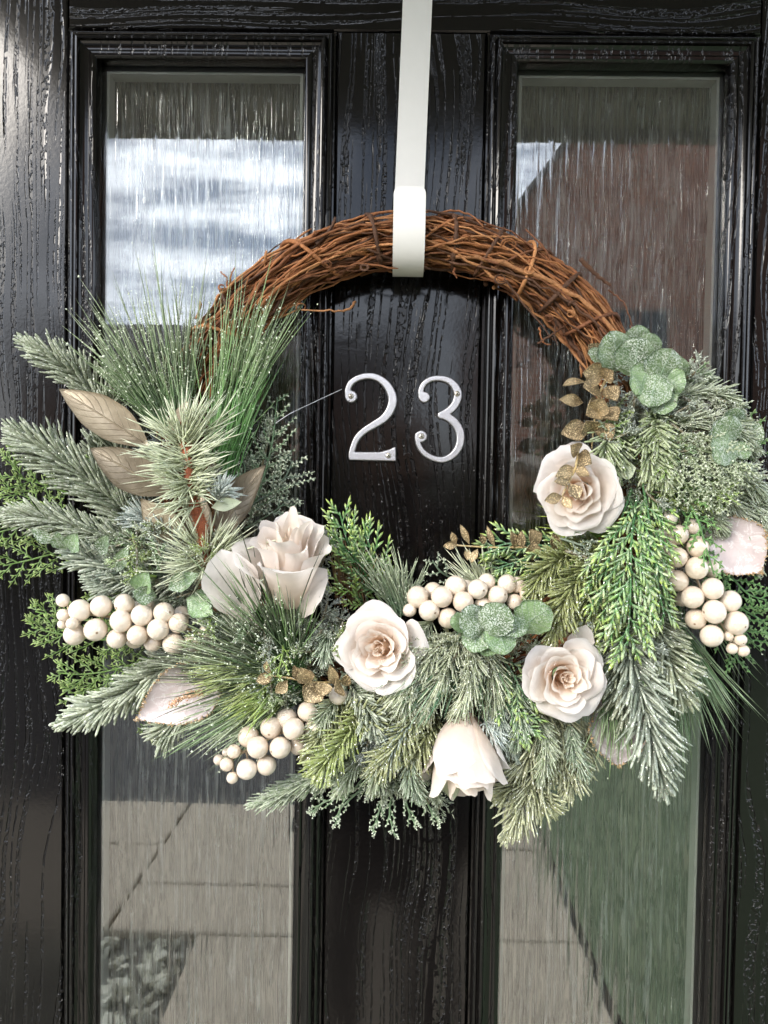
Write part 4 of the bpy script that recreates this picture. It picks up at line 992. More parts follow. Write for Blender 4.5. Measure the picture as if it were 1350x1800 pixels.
tuft([(385, 800, 6), (405, 840, 6)], [(470, 600, 6), (455, 660, 6), (440, 640, 7)], 110, c0=(.07, .24, .045), c1=(.12, .30, .08), fl=.8, frost=.2)
cedar([(440, 905, 4), (460, 850, 5), (478, 780, 5), (488, 698, 5)], 56, c0=(.10, .17, .10), c1=(.20, .28, .18), frost=.45, fl=.35, leaf=9, gap=.006, sub=.0034, name='frosted_cedar_sprig')
cedar([(420, 900, 4), (470, 870, 5), (500, 840, 5), (515, 810, 5)], 52, c0=(.11, .15, .12), c1=(.25, .30, .25), frost=.7, fl=.5, leaf=9, gap=.006, sub=.0034, name='frosted_cedar_sprig')
cedar([(420, 880, 4), (430, 830, 5), (425, 800, 5)], 46, c0=(.11, .16, .11), c1=(.22, .28, .22), frost=.6, fl=.5, leaf=9, gap=.006, sub=.0034, name='frosted_cedar_sprig')
cedar([(430, 930, 4), (480, 900, 5), (505, 880, 5)], 46, c0=(.11, .16, .11), c1=(.22, .28, .22), frost=.6, fl=.5, leaf=9, gap=.006, sub=.0034, name='frosted_cedar_sprig')

for pts in ([(430, 910, 4), (455, 840, 4.6), (470, 780, 4.8), (482, 735, 4.8)], [(430, 920, 4), (470, 880, 4.6), (495, 850, 4.8)], [(425, 900, 4), (440, 850, 4.6), (440, 815, 4.8)]):
    juniper(pts, 30, (.10, .15, .09), FROST, .6, fl=.35)
# champagne leaves round the pale pine
for (b0, t0, w_, kw) in (((262, 785, 7), (104, 684, 8), 66, dict(tilt=.15, cup=.25, arch=.12)), ((300, 868, 7.5), (158, 788, 8.5), 70, dict(tilt=.1, cup=.25, arch=.14)), ((330, 958, 7), (247, 876, 8), 58, dict(tilt=-.2, cup=.3, arch=.1)),
                        ((383, 945, 7), (466, 818, 8), 66, dict(tilt=-.3, cup=.35, arch=.1)), ((318, 790, 6.5), (328, 704, 6.5), 46, dict(cup=.3)), ((350, 960, 6.5), (352, 860, 7), 52, dict(cup=.3))):
    broad_leaf('champagne_leaf', ML_BRONZE, P(*b0[:2], b0[2] / 100), P(*t0[:2], t0[2] / 100), w_ * .00046, bulge=.46, **kw)

# pale flocked pine on a red stem
def red_stem():
    cv = resample(PP([(318, 745, 9), (330, 800, 9.5), (335, 870, 9.5), (356, 930, 9), (362, 995, 8)]), 60); a = Acc()
    tube(a, cv, .0042, 8, (.20, .055, .025)); n = 2600; t = rng.beta(1.5, 1.1, n); p, T = interp(cv, t)
    needles(a, p, rng.normal(size=(n, 3)) + T * .3, rng.uniform(.004, .0075, n), .00032, mixc((.25, .06, .02), (.36, .10, .04), rng.random(n)), mixc((.34, .09, .035), (.50, .17, .08), rng.random(n)))
    a.build('red_pine_stem', M_RED, wreath)
red_stem()
def pale(base, tips, n, **kw): tuft(base, tips, n, r=.00062, c0=PALE, c1=PALEF, fl=.15, frost=.5, short=.75, mat=MF_PALE, bow=.03, name='pale_pine_tuft', jit=.006, flr=.0004, **kw)
pale([(322, 775, 9.3), (325, 785, 9.3)], [(246, 748, 10), (262, 728, 10.5), (290, 715, 11), (312, 688, 11), (330, 700, 11)], 66)
pale([(324, 775, 9.3), (328, 785, 9.3)], [(335, 705, 11), (356, 700, 11), (388, 690, 11), (398, 735, 10)], 60)
pale([(328, 800, 9.5), (332, 825, 9.5)], [(398, 740, 11), (402, 765, 11.5), (396, 785, 11), (392, 800, 12)], 62)
pale([(326, 800, 9.5), (330, 825, 9.5)], [(248, 768, 11), (244, 790, 11.5), (252, 806, 12), (264, 822, 12)], 66)
pale([(332, 835, 9.6), (336, 860, 9.5)], [(258, 815, 11), (268, 845, 11.5), (284, 868, 12), (300, 880, 12)], 60)
pale([(335, 840, 9.6), (338, 865, 9.5)], [(392, 795, 11), (396, 822, 11), (382, 845, 12), (366, 866, 12)], 52)
pale([(338, 868, 9.6), (342, 885, 9.5)], [(276, 882, 11), (286, 905, 11.5), (302, 922, 12)], 40)
pale([(350, 985, 8), (360, 1000, 8)], [(285, 940, 9), (276, 975, 10), (290, 1005, 10), (310, 1026, 10), (340, 1034, 10)], 100)
pale([(360, 985, 8), (362, 1000, 8)], [(372, 915, 9), (400, 925, 10), (432, 930, 10), (436, 955, 9), (420, 975, 9)], 90)
pale([(352, 965, 8), (360, 985, 8)], [(296, 928, 10), (318, 912, 10), (330, 908, 10)], 30)
def bud(c, ax, ln=30, n=90, w=.8, name='blue_grey_bud', cA=(.42, .47, .50), cB=(.68, .72, .76)):
    p = P(c[0], c[1], c[2] / 100); a = Acc(); axv = norm(P(ax[0], ax[1], ax[2] / 100) - p)
    rv = rng.normal(size=(n, 3)); d = axv[None] + w * rv * rng.random((n, 1)); o = p + axv * rng.uniform(0, .012, n)[:, None]
    f = rng.random(n); needles(a, o, d, ln * .00046 * rng.uniform(.7, 1.1, n), .0009, mixc(cA, cB, f * .5), mixc(cA, cB, .4 + .6 * f), segs=3, fat=.7)
    a.build(name, MF_FIR, wreath)
bud((378, 880, 9), (408, 830, 11), 44, 110)
bud((850, 1262, 8), (880, 1310, 9), 46, 90, .6)
bud((500, 1400, 4), (480, 1390, 5), 20, 30)
broad_leaf('small_pale_leaf', ML_PALEGREEN, P(372, 892, .095), P(425, 882, .10), 22 * .00046, bulge=.5, cup=.2)

# ---- bottom left pine fan
tuft([(500, 1175, 6), (520, 1195, 6)], [(325, 1085, 10), (300, 1120, 11), (290, 1160, 11), (285, 1190, 11), (330, 1150, 12), (320, 1215, 11)], 260, r=.0005, c0=(.06, .15, .04), c1=(.22, .28, .13), fl=2.2, frost=.5, tipd=(.05, .045, .04), flr=.0008, jit=.012, name='pine_tuft')
tuft([(505, 1195, 6), (530, 1215, 6)], [(300, 1235, 10), (290, 1280, 9), (330, 1310, 9), (350, 1340, 8), (390, 1320, 8)], 260, r=.0005, c0=(.07, .19, .05), c1=(.20, .30, .14), fl=2.6, frost=.6, flr=.0009, jit=.010)
tuft([(495, 1160, 6), (525, 1175, 7)], [(370, 1030, 11), (400, 1010, 11), (430, 1005, 12), (480, 1015, 12), (525, 1035, 11), (560, 1060, 10)], 260, r=.0005, c0=(.05, .16, .04), c1=(.13, .22, .07), fl=1.4, frost=.35, tipd=(.05, .045, .04), flr=.0008, jit=.012)
tuft([(480, 1200, 7), (520, 1210, 7)], [(430, 1230, 11), (410, 1270, 10), (445, 1265, 10)], 110, r=.0005, c0=(.10, .24, .05), c1=(.34, .42, .10), fl=.8, frost=.2)
tuft([(470, 1150, 7), (510, 1190, 7)], [(340, 1180, 11), (350, 1220, 11), (400, 1240, 11)], 130, r=.0005, c0=(.12, .22, .05), c1=(.36, .40, .14), fl=.8, frost=.2)
tuft([(425, 1120, 6), (460, 1150, 7)], [(345, 1085, 9), (360, 1060, 10), (390, 1060, 10), (330, 1110, 9)], 120, r=.0005, c0=GREY, c1=FROST, fl=2.5, frost=.7)
juniper([(545, 1160, 6), (560, 1110, 8), (575, 1060, 8), (572, 1035, 8)], 40, (.10, .12, .12), BLUEF, .5)
juniper([(550, 1180, 6), (590, 1130, 7), (600, 1080, 7)], 40, GREY, FROST, .6)
juniper([(560, 1200, 6), (530, 1150, 8), (530, 1090, 9)], 38, (.06, .10, .07), FROST, .45)
juniper([(560, 1010, 5), (572, 970, 6), (575, 940, 6)], 30, (.12, .14, .14), BLUEF, .5)

# ---- bottom centre: frosted drape
fir([(640, 1320, 5), (570, 1360, 5.5), (510, 1390, 5.5), (452, 1412, 5.5)], 46, .0006, .0009, (.10, .15, .08), FROST, .7, fl=.5, ang=30, flat=.9, name='frosted_fir_sprig')
fir([(650, 1300, 5), (590, 1345, 6), (530, 1375, 6), (480, 1395, 6)], 42, .0006, .0009, (.10, .15, .08), FROST, .6, fl=.4, ang=32, flat=.9, name='frosted_fir_sprig')
juniper([(640, 1320, 6), (600, 1370, 6), (560, 1390, 6)], 36, (.10, .16, .09), FROST, .65, fl=.35)
fir([(620, 1220, 7), (580, 1265, 8), (560, 1300, 9), (545, 1330, 9)], 40, .0011, .0014, OLIVE, OLIVEF, .7, mat=MF_GLIT, fl=.1)
fir([(660, 1230, 7), (620, 1280, 9), (580, 1330, 10), (558, 1355, 10)], 44, .0010, .0014, (.18, .22, .06), (.45, .50, .25), .6, mat=MF_GLIT, fl=.1)
fir([(600, 1180, 7), (640, 1235, 9), (665, 1290, 10)], 40, .0010, .0014, GREY, FROST, .6, fl=.3)
fir([(590, 1250, 7), (640, 1260, 9), (690, 1250, 9)], 44, .0010, .0014, OLIVE, OLIVEF, .6, mat=MF_GLIT, fl=.2)
juniper([(670, 1280, 7), (650, 1300, 9), (640, 1330, 9)], 34, BLUE, BLUEF, .55)
fir([(760, 1230, 7), (730, 1260, 9), (690, 1320, 10), (650, 1360, 9)], 40, .0009, .0013, OLIVE, OLIVEF, .6, mat=MF_GLIT, fl=.2)
fir([(770, 1260, 7), (745, 1300, 9), (720, 1350, 9)], 40, .0009, .0013, OLIVE, OLIVEF, .6, mat=MF_GLIT, fl=.2)
for q_ in ([(700, 1300, 6), (680, 1360, 6), (668, 1420, 6), (655, 1462, 6)], [(720, 1310, 6), (710, 1380, 6), (720, 1430, 6), (733, 1450, 6)], [(740, 1320, 6), (740, 1370, 6), (755, 1420, 6), (772, 1446, 6)],
           [(670, 1320, 6), (640, 1380, 6), (600, 1420, 6), (590, 1450, 6)], [(660, 1330, 6), (620, 1390, 6), (570, 1410, 6), (548, 1428, 6)], [(700, 1330, 6), (690, 1390, 6), (685, 1430, 6), (694, 1470, 6)]):
    cedar(q_, 20, c0=(.12, .18, .11), c1=(.35, .40, .33), frost=.9, fl=.5, leaf=6, r=.0004, gap=.006, sub=.004, ang=30, name='frosted_trailing_sprig')
for k in range(9):
    x0 = 640 + k * 17; juniper([(x0, 1300, 6.5), (x0 - 4 + rng.normal(0, 8), 1350, 7.5), (x0 + rng.normal(4, 14), 1400 + rng.uniform(-18, 18), 7)], 30, (.13, .17, .10), FROST, .75, fl=.4)
juniper([(760, 1380, 5), (775, 1405, 5), (770, 1425, 5)], 34, (.12, .16, .10), FROST, .6)
for pts, w_, c_ in (([(640, 1250, 7), (610, 1300, 8.4), (570, 1345, 8.6)], 34, 0), ([(690, 1270, 7), (670, 1330, 9), (655, 1390, 8.6)], 34, 1), ([(720, 1280, 7), (720, 1350, 9), (735, 1405, 8.4)], 32, 0), ([(650, 1300, 7), (620, 1350, 8), (590, 1395, 7.6)], 32, 1), ([(740, 1250, 8), (700, 1290, 9.6), (680, 1350, 9.4)], 34, 2),
                   ([(600, 1220, 7), (570, 1255, 8.6), (548, 1300, 8.6)], 34, 1), ([(900, 1200, 8), (915, 1260, 9), (905, 1310, 8.6)], 34, 0), ([(940, 1250, 7), (960, 1310, 8), (950, 1370, 7.6)], 34, 1), ([(870, 1220, 8), (880, 1270, 8.6), (905, 1330, 8)], 32, 2), ([(1000, 1270, 6), (1010, 1320, 7), (1030, 1365, 6.6)], 30, 0), ([(760, 1090, 8), (740, 1120, 9.4), (742, 1165, 9.8)], 30, 1), ([(590, 1090, 7), (575, 1120, 8.4), (570, 1160, 8.8)], 32, 0)):
    fir(pts, w_, .00052, .0009, ((.11, .17, .10), (.14, .19, .10), (.12, .16, .14))[c_], ((.58, .64, .56), (.62, .65, .54), (.58, .63, .64))[c_], .7, fl=.35, ang=40, flat=.7, name='frosted_fir_sprig')
# heavy frosted drape between the roses
for pts in ([(800, 1110, 8), (760, 1150, 10), (715, 1200, 10), (680, 1240, 9)], [(810, 1110, 8), (790, 1160, 10), (760, 1220, 10), (735, 1260, 9)], [(820, 1110, 8), (830, 1160, 10), (820, 1220, 10), (800, 1250, 9)], [(780, 1120, 8), (735, 1150, 10), (690, 1190, 9), (650, 1230, 8)],
            [(840, 1120, 8), (860, 1160, 9), (870, 1210, 9), (860, 1250, 8)], [(770, 1150, 8), (720, 1210, 10), (700, 1260, 9)]):
    juniper([(x + rng.normal(0, 8), y + rng.normal(0, 8), z + .4) for x, y, z in pts], 34, (.16, .19, .10), (.68, .69, .58), .85, fl=.5)
    fir(pts, 44, .00058, .0011, (.15, .18, .10), (.64, .66, .54), .85, fl=1.0, ang=34, flat=.9, name='frosted_fir_sprig')
tuft([(800, 1130, 9), (820, 1140, 9)], [(690, 1200, 11), (680, 1230, 11), (720, 1270, 11), (760, 1265, 10)], 90, r=.0004, c0=(.04, .13, .06), c1=(.08, .22, .12), fl=1.0, frost=.3)
tuft([(845, 1130, 8), (860, 1150, 8)], [(820, 1260, 10), (860, 1270, 10), (900, 1260, 9), (920, 1230, 9)], 110, r=.0004, c0=(.04, .13, .05), c1=(.12, .22, .10), fl=2.0, frost=.4)

# ---- centre: lime fern behind the roses, olive fir
def fern(pts, w, **kw): return cedar(pts, w, c0=kw.pop('c0', (.07, .20, .07)), c1=kw.pop('c1', (.22, .40, .11)), tipcol=kw.pop('tipcol', LIME), leaf=kw.pop('leaf', 16) * 1.35, r=kw.pop('r', .0011), gap=kw.pop('gap', .0062), fork=False, ang=36, sub=kw.pop('sub', .0046), name='fern_spray', frost=kw.pop('frost', .15), fl=kw.pop('fl', .12), mat=MF_GLIT, **kw)
fern([(650, 1070, 4), (630, 1000, 5), (610, 950, 5.5), (597, 900, 6)], 50)
fern([(690, 1070, 4), (650, 1020, 5), (620, 975, 6), (590, 960, 6)], 52)
fern([(690, 1060, 4), (670, 1010, 5), (650, 960, 6), (640, 935, 6)], 46)
fern([(640, 1070, 5), (615, 1040, 6), (590, 1030, 6)], 40, c0=(.16, .26, .05))
tuft([(700, 1075, 5), (720, 1060, 5)], [(630, 985, 7), (660, 975, 7), (700, 985, 7), (730, 1015, 6), (745, 1030, 6)], 200, r=.0005, c0=(.08, .18, .10), c1=(.30, .36, .24), fl=2.2, frost=.6)
tuft([(600, 1060, 4), (640, 1060, 4)], [(585, 960, 5), (610, 940, 5), (640, 970, 5)], 120, r=.0004, c0=(.22, .10, .05), c1=(.38, .22, .10), fl=1.2, frost=.1, name='bronze_tuft')
tuft([(850, 1050, 5), (870, 1050, 5)], [(780, 985, 6), (800, 970, 7), (840, 970, 7), (862, 985, 6)], 90, r=.0006, c0=PALE, c1=PALEF, fl=.2, frost=.3, mat=MF_PALE, name='pale_pine_tuft')
cedar([(800, 1020, 5), (775, 1005, 6), (760, 985, 6)], 26, c0=(.1, .14, .1), c1=(.4, .44, .4), frost=.9, fl=.5, leaf=7, name='frosted_trailing_sprig')
fern([(1060, 980, 6), (990, 975, 6.5), (920, 985, 6.5), (870, 1000, 6.5)], 36, c0=(.08, .20, .10), frost=.25)
fern([(1040, 960, 6), (970, 960, 7), (900, 955, 7), (860, 965, 7)], 40, c0=(.08, .20, .10), frost=.25)
fern([(1010, 1020, 5.5), (950, 1012, 6.2), (900, 1020, 6.2), (870, 1030, 6.2)], 30, tipcol=(.5, .58, .2), frost=.2)
for pts in ([(1080, 960, 7), (1030, 1000, 9), (990, 1060, 10), (970, 1125, 9.5)], [(1075, 980, 7), (1040, 1040, 9), (1025, 1090, 9)], [(1060, 955, 6), (1000, 975, 8), (960, 1000, 9), (935, 1040, 9)], [(1090, 980, 7), (1075, 1050, 8), (1055, 1095, 8)]):
    fir(pts, 46, .0010, .0013, (.15, .17, .05), (.40, .42, .22), .55, mat=MF_GLIT, fl=.05)
tuft([(1060, 940, 6), (1080, 920, 6)], [(950, 915, 6), (960, 945, 6), (985, 960, 6)], 50, r=.0006, c0=(.14, .3, .05), c1=LIME, fl=.3, frost=.05)

# ---- bottom right of centre: hanging glitter fir
for pts, w, fr_ in (([(985, 1250, 5), (960, 1330, 6), (925, 1400, 6), (893, 1465, 6)], 54, .6), ([(990, 1250, 5), (1000, 1310, 6), (1005, 1350, 6), (998, 1395, 6)], 46, .5), ([(960, 1230, 5), (945, 1290, 7), (930, 1330, 7), (912, 1350, 7)], 50, .6), ([(950, 1250, 5), (985, 1320, 6), (975, 1350, 6)], 46, .5), ([(1020, 1260, 5), (1035, 1310, 5), (1020, 1340, 5)], 42, .5)):
    fir(pts, w, .0009, .0013, (.19, .20, .11), (.60, .60, .46), fr_ + .2, mat=MF_GLIT, ang=46)
fir([(935, 1340, 5.5), (910, 1380, 6), (880, 1400, 6)], 44, .0010, .0014, (.16, .17, .08), (.52, .53, .36), .6, mat=MF_GLIT)
fir([(930, 1370, 5.5), (950, 1400, 6), (968, 1420, 6)], 40, .0010, .0014, (.16, .17, .08), (.52, .53, .36), .6, mat=MF_GLIT)
fern([(870, 1200, 7), (890, 1240, 9), (915, 1265, 9), (928, 1285, 9)], 38, c0=(.08, .2, .09), tipcol=(.45, .58, .16))
fern([(880, 1150, 7), (910, 1200, 9), (925, 1230, 9)], 40, c0=(.08, .17, .09), frost=.3)

# ---- right wing
fir([(1095, 1060, 5), (1110, 1150, 8), (1140, 1270, 9), (1165, 1378, 8.5)], 66, .0013, .0016, (.10, .125, .10), (.62, .66, .60), .6, mat=MF_GLIT, fl=.2, ang=54, name='silver_fir_sprig')
fir([(1110, 1030, 5), (1150, 1100, 7), (1180, 1170, 8), (1200, 1225, 8)], 60, .0013, .0016, (.12, .14, .09), (.52, .55, .44), .55, mat=MF_GLIT, fl=.15, ang=56, name='silver_fir_sprig')
fir([(1085, 1100, 5), (1085, 1160, 7), (1095, 1220, 7.5), (1105, 1265, 7.5)], 54, .0012, .0016, (.12, .14, .10), (.55, .58, .48), .55, mat=MF_GLIT, fl=.15, ang=58, name='silver_fir_sprig')
fern([(1120, 870, 8), (1110, 950, 10.5), (1108, 1040, 11), (1103, 1135, 10.5)], 84, gap=.0060, leaf=20, sub=.0056, r=.0013, frost=.3, fl=.25)
fern([(1130, 850, 8), (1145, 940, 9.5), (1155, 1020, 9.5), (1168, 1085, 9.5)], 50, leaf=18, frost=.25, fl=.2)
fern([(1110, 860, 8), (1080, 950, 10), (1065, 1010, 10), (1055, 1065, 10)], 56, leaf=18, frost=.25, fl=.2)
fern([(1150, 850, 7), (1162, 900, 8.5), (1165, 960, 9), (1158, 1010, 9)], 34, leaf=16, frost=.1, c0=(.12, .28, .08))
for pts in ([(1150, 860, 6), (1200, 900, 8), (1235, 970, 7), (1265, 1060, 6), (1300, 1130, 5)], [(1200, 900, 5), (1260, 980, 5.5), (1310, 1040, 5.5), (1348, 1055, 5.5)], [(1240, 1000, 5), (1290, 1060, 5), (1330, 1085, 5), (1352, 1100, 5)], [(1260, 1060, 5), (1300, 1100, 5), (1325, 1130, 5)], [(1270, 1070, 5), (1290, 1130, 5), (1298, 1165, 5)]):
    cedar(pts, 44, c0=(.06, .15, .05), c1=(.14, .26, .08), frost=.08, leaf=10, gap=.006, sub=.0036)
cedar([(1180, 850, 6), (1220, 900, 9), (1240, 960, 9), (1255, 1010, 9)], 34, c0=(.10, .22, .07), c1=(.2, .34, .1), frost=.1, leaf=10)
for pts, w, c_ in (([(1120, 740, 6), (1190, 700, 7), (1250, 690, 7), (1300, 710, 7)], 50, (.62, .66, .58)), ([(1130, 760, 6), (1210, 740, 8), (1280, 750, 8), (1330, 790, 7)], 54, (.62, .66, .58)), ([(1150, 800, 6), (1230, 800, 7), (1300, 830, 7), (1350, 880, 6)], 58, (.62, .68, .62)), ([(1180, 840, 5), (1260, 860, 6), (1310, 920, 6), (1335, 995, 6)], 54, (.66, .70, .62)),
                   ([(1200, 830, 5), (1290, 860, 5.5), (1335, 900, 5.5), (1352, 940, 5.5)], 54, (.62, .68, .62)), ([(1100, 720, 6), (1170, 680, 6.5), (1215, 665, 6.5), (1240, 668, 6.5)], 46, (.6, .65, .58)), ([(1170, 860, 5), (1240, 900, 6.5), (1270, 930, 6.5)], 46, (.5, .54, .44))):
    fir(pts, w * .72, .00062, .0010, (.13, .16, .085), c_, .8, fl=.7, ang=38, flat=1.0, name='frosted_fir_sprig'); juniper([(x - 6, y + 14, z - .6) for x, y, z in pts], 34, (.13, .16, .09), (.62, .64, .56), .75, fl=.4)
for pts in ([(1190, 690, 7.5), (1230, 720, 8.5), (1260, 760, 8.5)], [(1230, 690, 7), (1280, 710, 7.5), (1320, 750, 7)], [(1160, 730, 8), (1200, 760, 9), (1230, 790, 9)], [(1270, 800, 7), (1320, 830, 7), (1345, 850, 6.5)], [(1290, 880, 6), (1325, 920, 6), (1345, 960, 6)]):
    juniper(pts, 36, (.14, .18, .09), (.66, .68, .60), .85, fl=.5)
for pts in ([(1180, 770, 8), (1220, 810, 9.5), (1250, 850, 9.5), (1280, 885, 9)], [(1170, 770, 8), (1230, 790, 9.5), (1290, 810, 9.5), (1310, 840, 9)], [(1180, 790, 8), (1200, 840, 9.5), (1220, 880, 9)], [(1200, 770, 8), (1260, 800, 9.5), (1300, 860, 9)]):
    cedar(pts, 44, c0=(.20, .24, .15), c1=(.42, .46, .36), frost=.7, fl=.2, leaf=8, r=.0005, gap=.0042, sub=.003, name='snowy_cedar_sprig')
for pts in ([(1080, 650, 5), (1085, 690, 7), (1095, 735, 7.5), (1100, 770, 7)], [(1110, 660, 5), (1115, 700, 7.5), (1110, 750, 7.5)], [(1070, 680, 5), (1075, 720, 6.5), (1080, 755, 6.5)]):
    juniper(pts, 40, BLUE, BLUEF, .6, fl=.3)
for pts in ([(1150, 720, 7), (1155, 760, 9), (1165, 810, 9), (1175, 850, 9)], [(1130, 740, 7), (1140, 790, 9), (1150, 840, 9)], [(1075, 740, 7), (1065, 780, 9), (1060, 820, 9), (1063, 845, 9)], [(1090, 760, 7), (1085, 800, 8.5), (1075, 835, 8.5)]):
    fir(pts, 42, .0010, .0014, (.16, .21, .09), (.56, .60, .44), .55, fl=.25, ang=46)
tuft([(1150, 1040, 4), (1190, 1070, 4)], [(1330, 1245, 5), (1300, 1300, 5), (1270, 1290, 5), (1240, 1320, 5), (1200, 1350, 5), (1175, 1320, 5)], 150, r=.00055, c0=(.04, .12, .035), c1=(.12, .22, .10), fl=.25, frost=.35, bow=.04, short=.7)
tuft([(1190, 1010, 4), (1210, 1040, 4)], [(1345, 1130, 5), (1330, 1190, 5), (1290, 1200, 5)], 26, r=.0005, c0=(.04, .12, .035), c1=(.12, .22, .10), fl=.3, frost=.3, bow=.04)
tuft([(1075, 1180, 6), (1095, 1190, 6)], [(1035, 1320, 8), (1060, 1380, 8), (1085, 1370, 8), (1105, 1380, 8), (1125, 1330, 8)], 60, r=.0005, c0=(.06, .15, .045), c1=(.16, .26, .10), fl=.3, frost=.3, bow=.03)
cedar([(1255, 790, 4), (1300, 765, 5), (1335, 750, 5)], 34, c0=(.10, .2, .06), c1=(.2, .34, .1), leaf=10)
cedar([(1260, 800, 4), (1310, 790, 5), (1338, 785, 5)], 34, c0=(.10, .2, .06), c1=(.2, .34, .1), leaf=10)

for pts in ([(1120, 850, 4), (1110, 800, 5.5), (1100, 760, 6)], [(1130, 830, 4), (1125, 780, 5.5), (1120, 740, 6)], [(1100, 900, 5), (1105, 860, 6.5), (1110, 820, 7)], [(1140, 880, 4), (1150, 850, 6), (1165, 820, 6.5)], [(1070, 800, 4), (1075, 760, 5.5), (1070, 720, 6)], [(1120, 740, 4), (1130, 710, 5.5), (1150, 690, 6)], [(1085, 860, 4), (1090, 830, 6), (1095, 800, 6.5)], [(1110, 960, 4), (1130, 920, 6), (1140, 890, 6)]):
    juniper(pts, 38, (.10, .12, .10), FROST, .5, fl=.3)
# ---- frosted round leaves
def rleaf(c, r, tipdir, d, frostmat=ML_GREEN, tilt=0.0, asp=1.0):
    c = np.array(c, float); t = np.array(tipdir, float); t /= np.linalg.norm(t)
    b0 = P(*(c - t * r), d / 100); t0 = P(*(c + t * r), (d + 1.0) / 100)
    broad_leaf('round_leaf', frostmat, b0, t0, 2 * r * asp * .00045, bulge=.48, cup=-.12, arch=.12, pointed=0, tilt=tilt, nu=13, nv=17, wave=.03)
for c, r, td, d, tl in (((1082, 617), 36, (-.3, -1), 7.5, .2), ((1118, 628), 36, (.1, -1), 8.5, -.2), ((1166, 645), 36, (.5, -1), 8.7, .3), ((1148, 684), 32, (-.2, 1), 9, .2), ((1120, 595), 24, (0, -1), 7, 0), ((1188, 650), 26, (1, -.2), 7, .5),
                        ((1277, 757), 30, (.4, -1), 9, .3), ((1272, 790), 28, (-.3, 1), 9.3, -.3), ((1318, 765), 26, (1, .3), 7, .3), ((833, 1092), 28, (-.6, -.5), 11.5, .3), ((872, 1088), 30, (.3, -.6), 12.2, -.2), ((938, 1085), 34, (.6, -.4), 11, .3), ((838, 1122), 26, (-.2, 1), 11, .4), ((880, 1122), 30, (.3, 1), 11.6, -.4), ((812, 1095), 20, (-1, .2), 10.5, .5), ((905, 1100), 24, (.8, .5), 11.4, -.5), ((858, 1130), 24, (0, 1), 10.6, .2), ((1140, 608), 24, (.4, -1), 7.4, -.4), ((1060, 628), 26, (-1, -.2), 7, .5), ((1180, 672), 26, (.9, .5), 8.4, .4), ((1128, 668), 28, (-.3, .9), 8.8, -.4), ((1165, 705), 24, (.2, 1), 8.6, .3), ((1290, 735), 22, (.6, -.8), 8.4, .5), ((1300, 790), 22, (.7, .6), 8.4, -.4)):
    rleaf(c, r, td, d, tilt=tl)
# small holly-like leaves, left
for b0, t0, w_ in (((95, 955, 8), (55, 930, 8.5), 22), ((115, 965, 8), (98, 935, 9), 30), ((125, 970, 8.5), (135, 938, 9.5), 34), ((175, 975, 8), (190, 940, 9), 28), ((245, 1045, 9), (260, 1005, 10), 40), ((275, 1050, 9), (232, 1040, 10), 34), ((295, 1035, 9.5), (350, 1008, 10.5), 32), ((330, 1050, 9), (375, 1080, 10), 44), ((345, 1065, 9), (380, 1040, 10), 40), ((205, 1005, 8), (226, 960, 9), 26), ((340, 1080, 8.5), (400, 1095, 9), 30)):
    broad_leaf('holly_leaf', ML_GREEN, P(*b0[:2], b0[2] / 100), P(*t0[:2], t0[2] / 100), w_ * .00045, bulge=.5, cup=.3, arch=.1, wave=.04)
broad_leaf('sepal_leaf', ML_PALEGREEN, P(1085, 830, .085), P(1118, 822, .09), 34 * .00045, bulge=.5, cup=.3)
broad_leaf('sepal_leaf', ML_PALEGREEN, P(790, 1345, .085), P(796, 1408, .085), 34 * .00045, bulge=.4, cup=.4)

# ---- pearl white leaves with a glittered rim
def pearl(b0, t0, w_, **kw):
    ob, rim, V = broad_leaf('pearl_leaf', ML_WHITE, P(*b0[:2], b0[2] / 100), P(*t0[:2], t0[2] / 100), w_ * .00045, **kw)
    a = Acc(); rim = np.vstack([rim, rim[:1]]); n = 520; p, _ = interp(rim, rng.random(n))
    flecks(a, p + rng.normal(0, .0007, (n, 3)) + V * .0006, rng.uniform(.0003, .0008, n), mixc((.32, .17, .08), (.62, .45, .28), rng.random(n)))
    a.build('glitter_edge', MF_GLIT, ob)
    return ob
pearl((395, 1170, 8), (241, 1264, 9), 104, bulge=.42, cup=.35, arch=.08, tilt=-.25)
pearl((1235, 905, 5.5), (1338, 1006, 6.5), 104, bulge=.55, cup=.3, arch=.1, tilt=.2)
pearl((1075, 1190, 5.5), (1088, 1347, 6.5), 106, bulge=.58, cup=.3, arch=.08)
a = Acc(); cv = resample(PP([(300, 1240, 10.4), (330, 1222, 10.6), (355, 1218, 10.4)]), 30); p, _ = interp(cv, rng.random(500))
flecks(a, p + rng.normal(0, .0011, p.shape), rng.uniform(.0004, .001, 500), mixc((.45, .22, .14), (.7, .5, .36), rng.random(500))); a.build('glitter_vein', MF_GLIT, wreath)

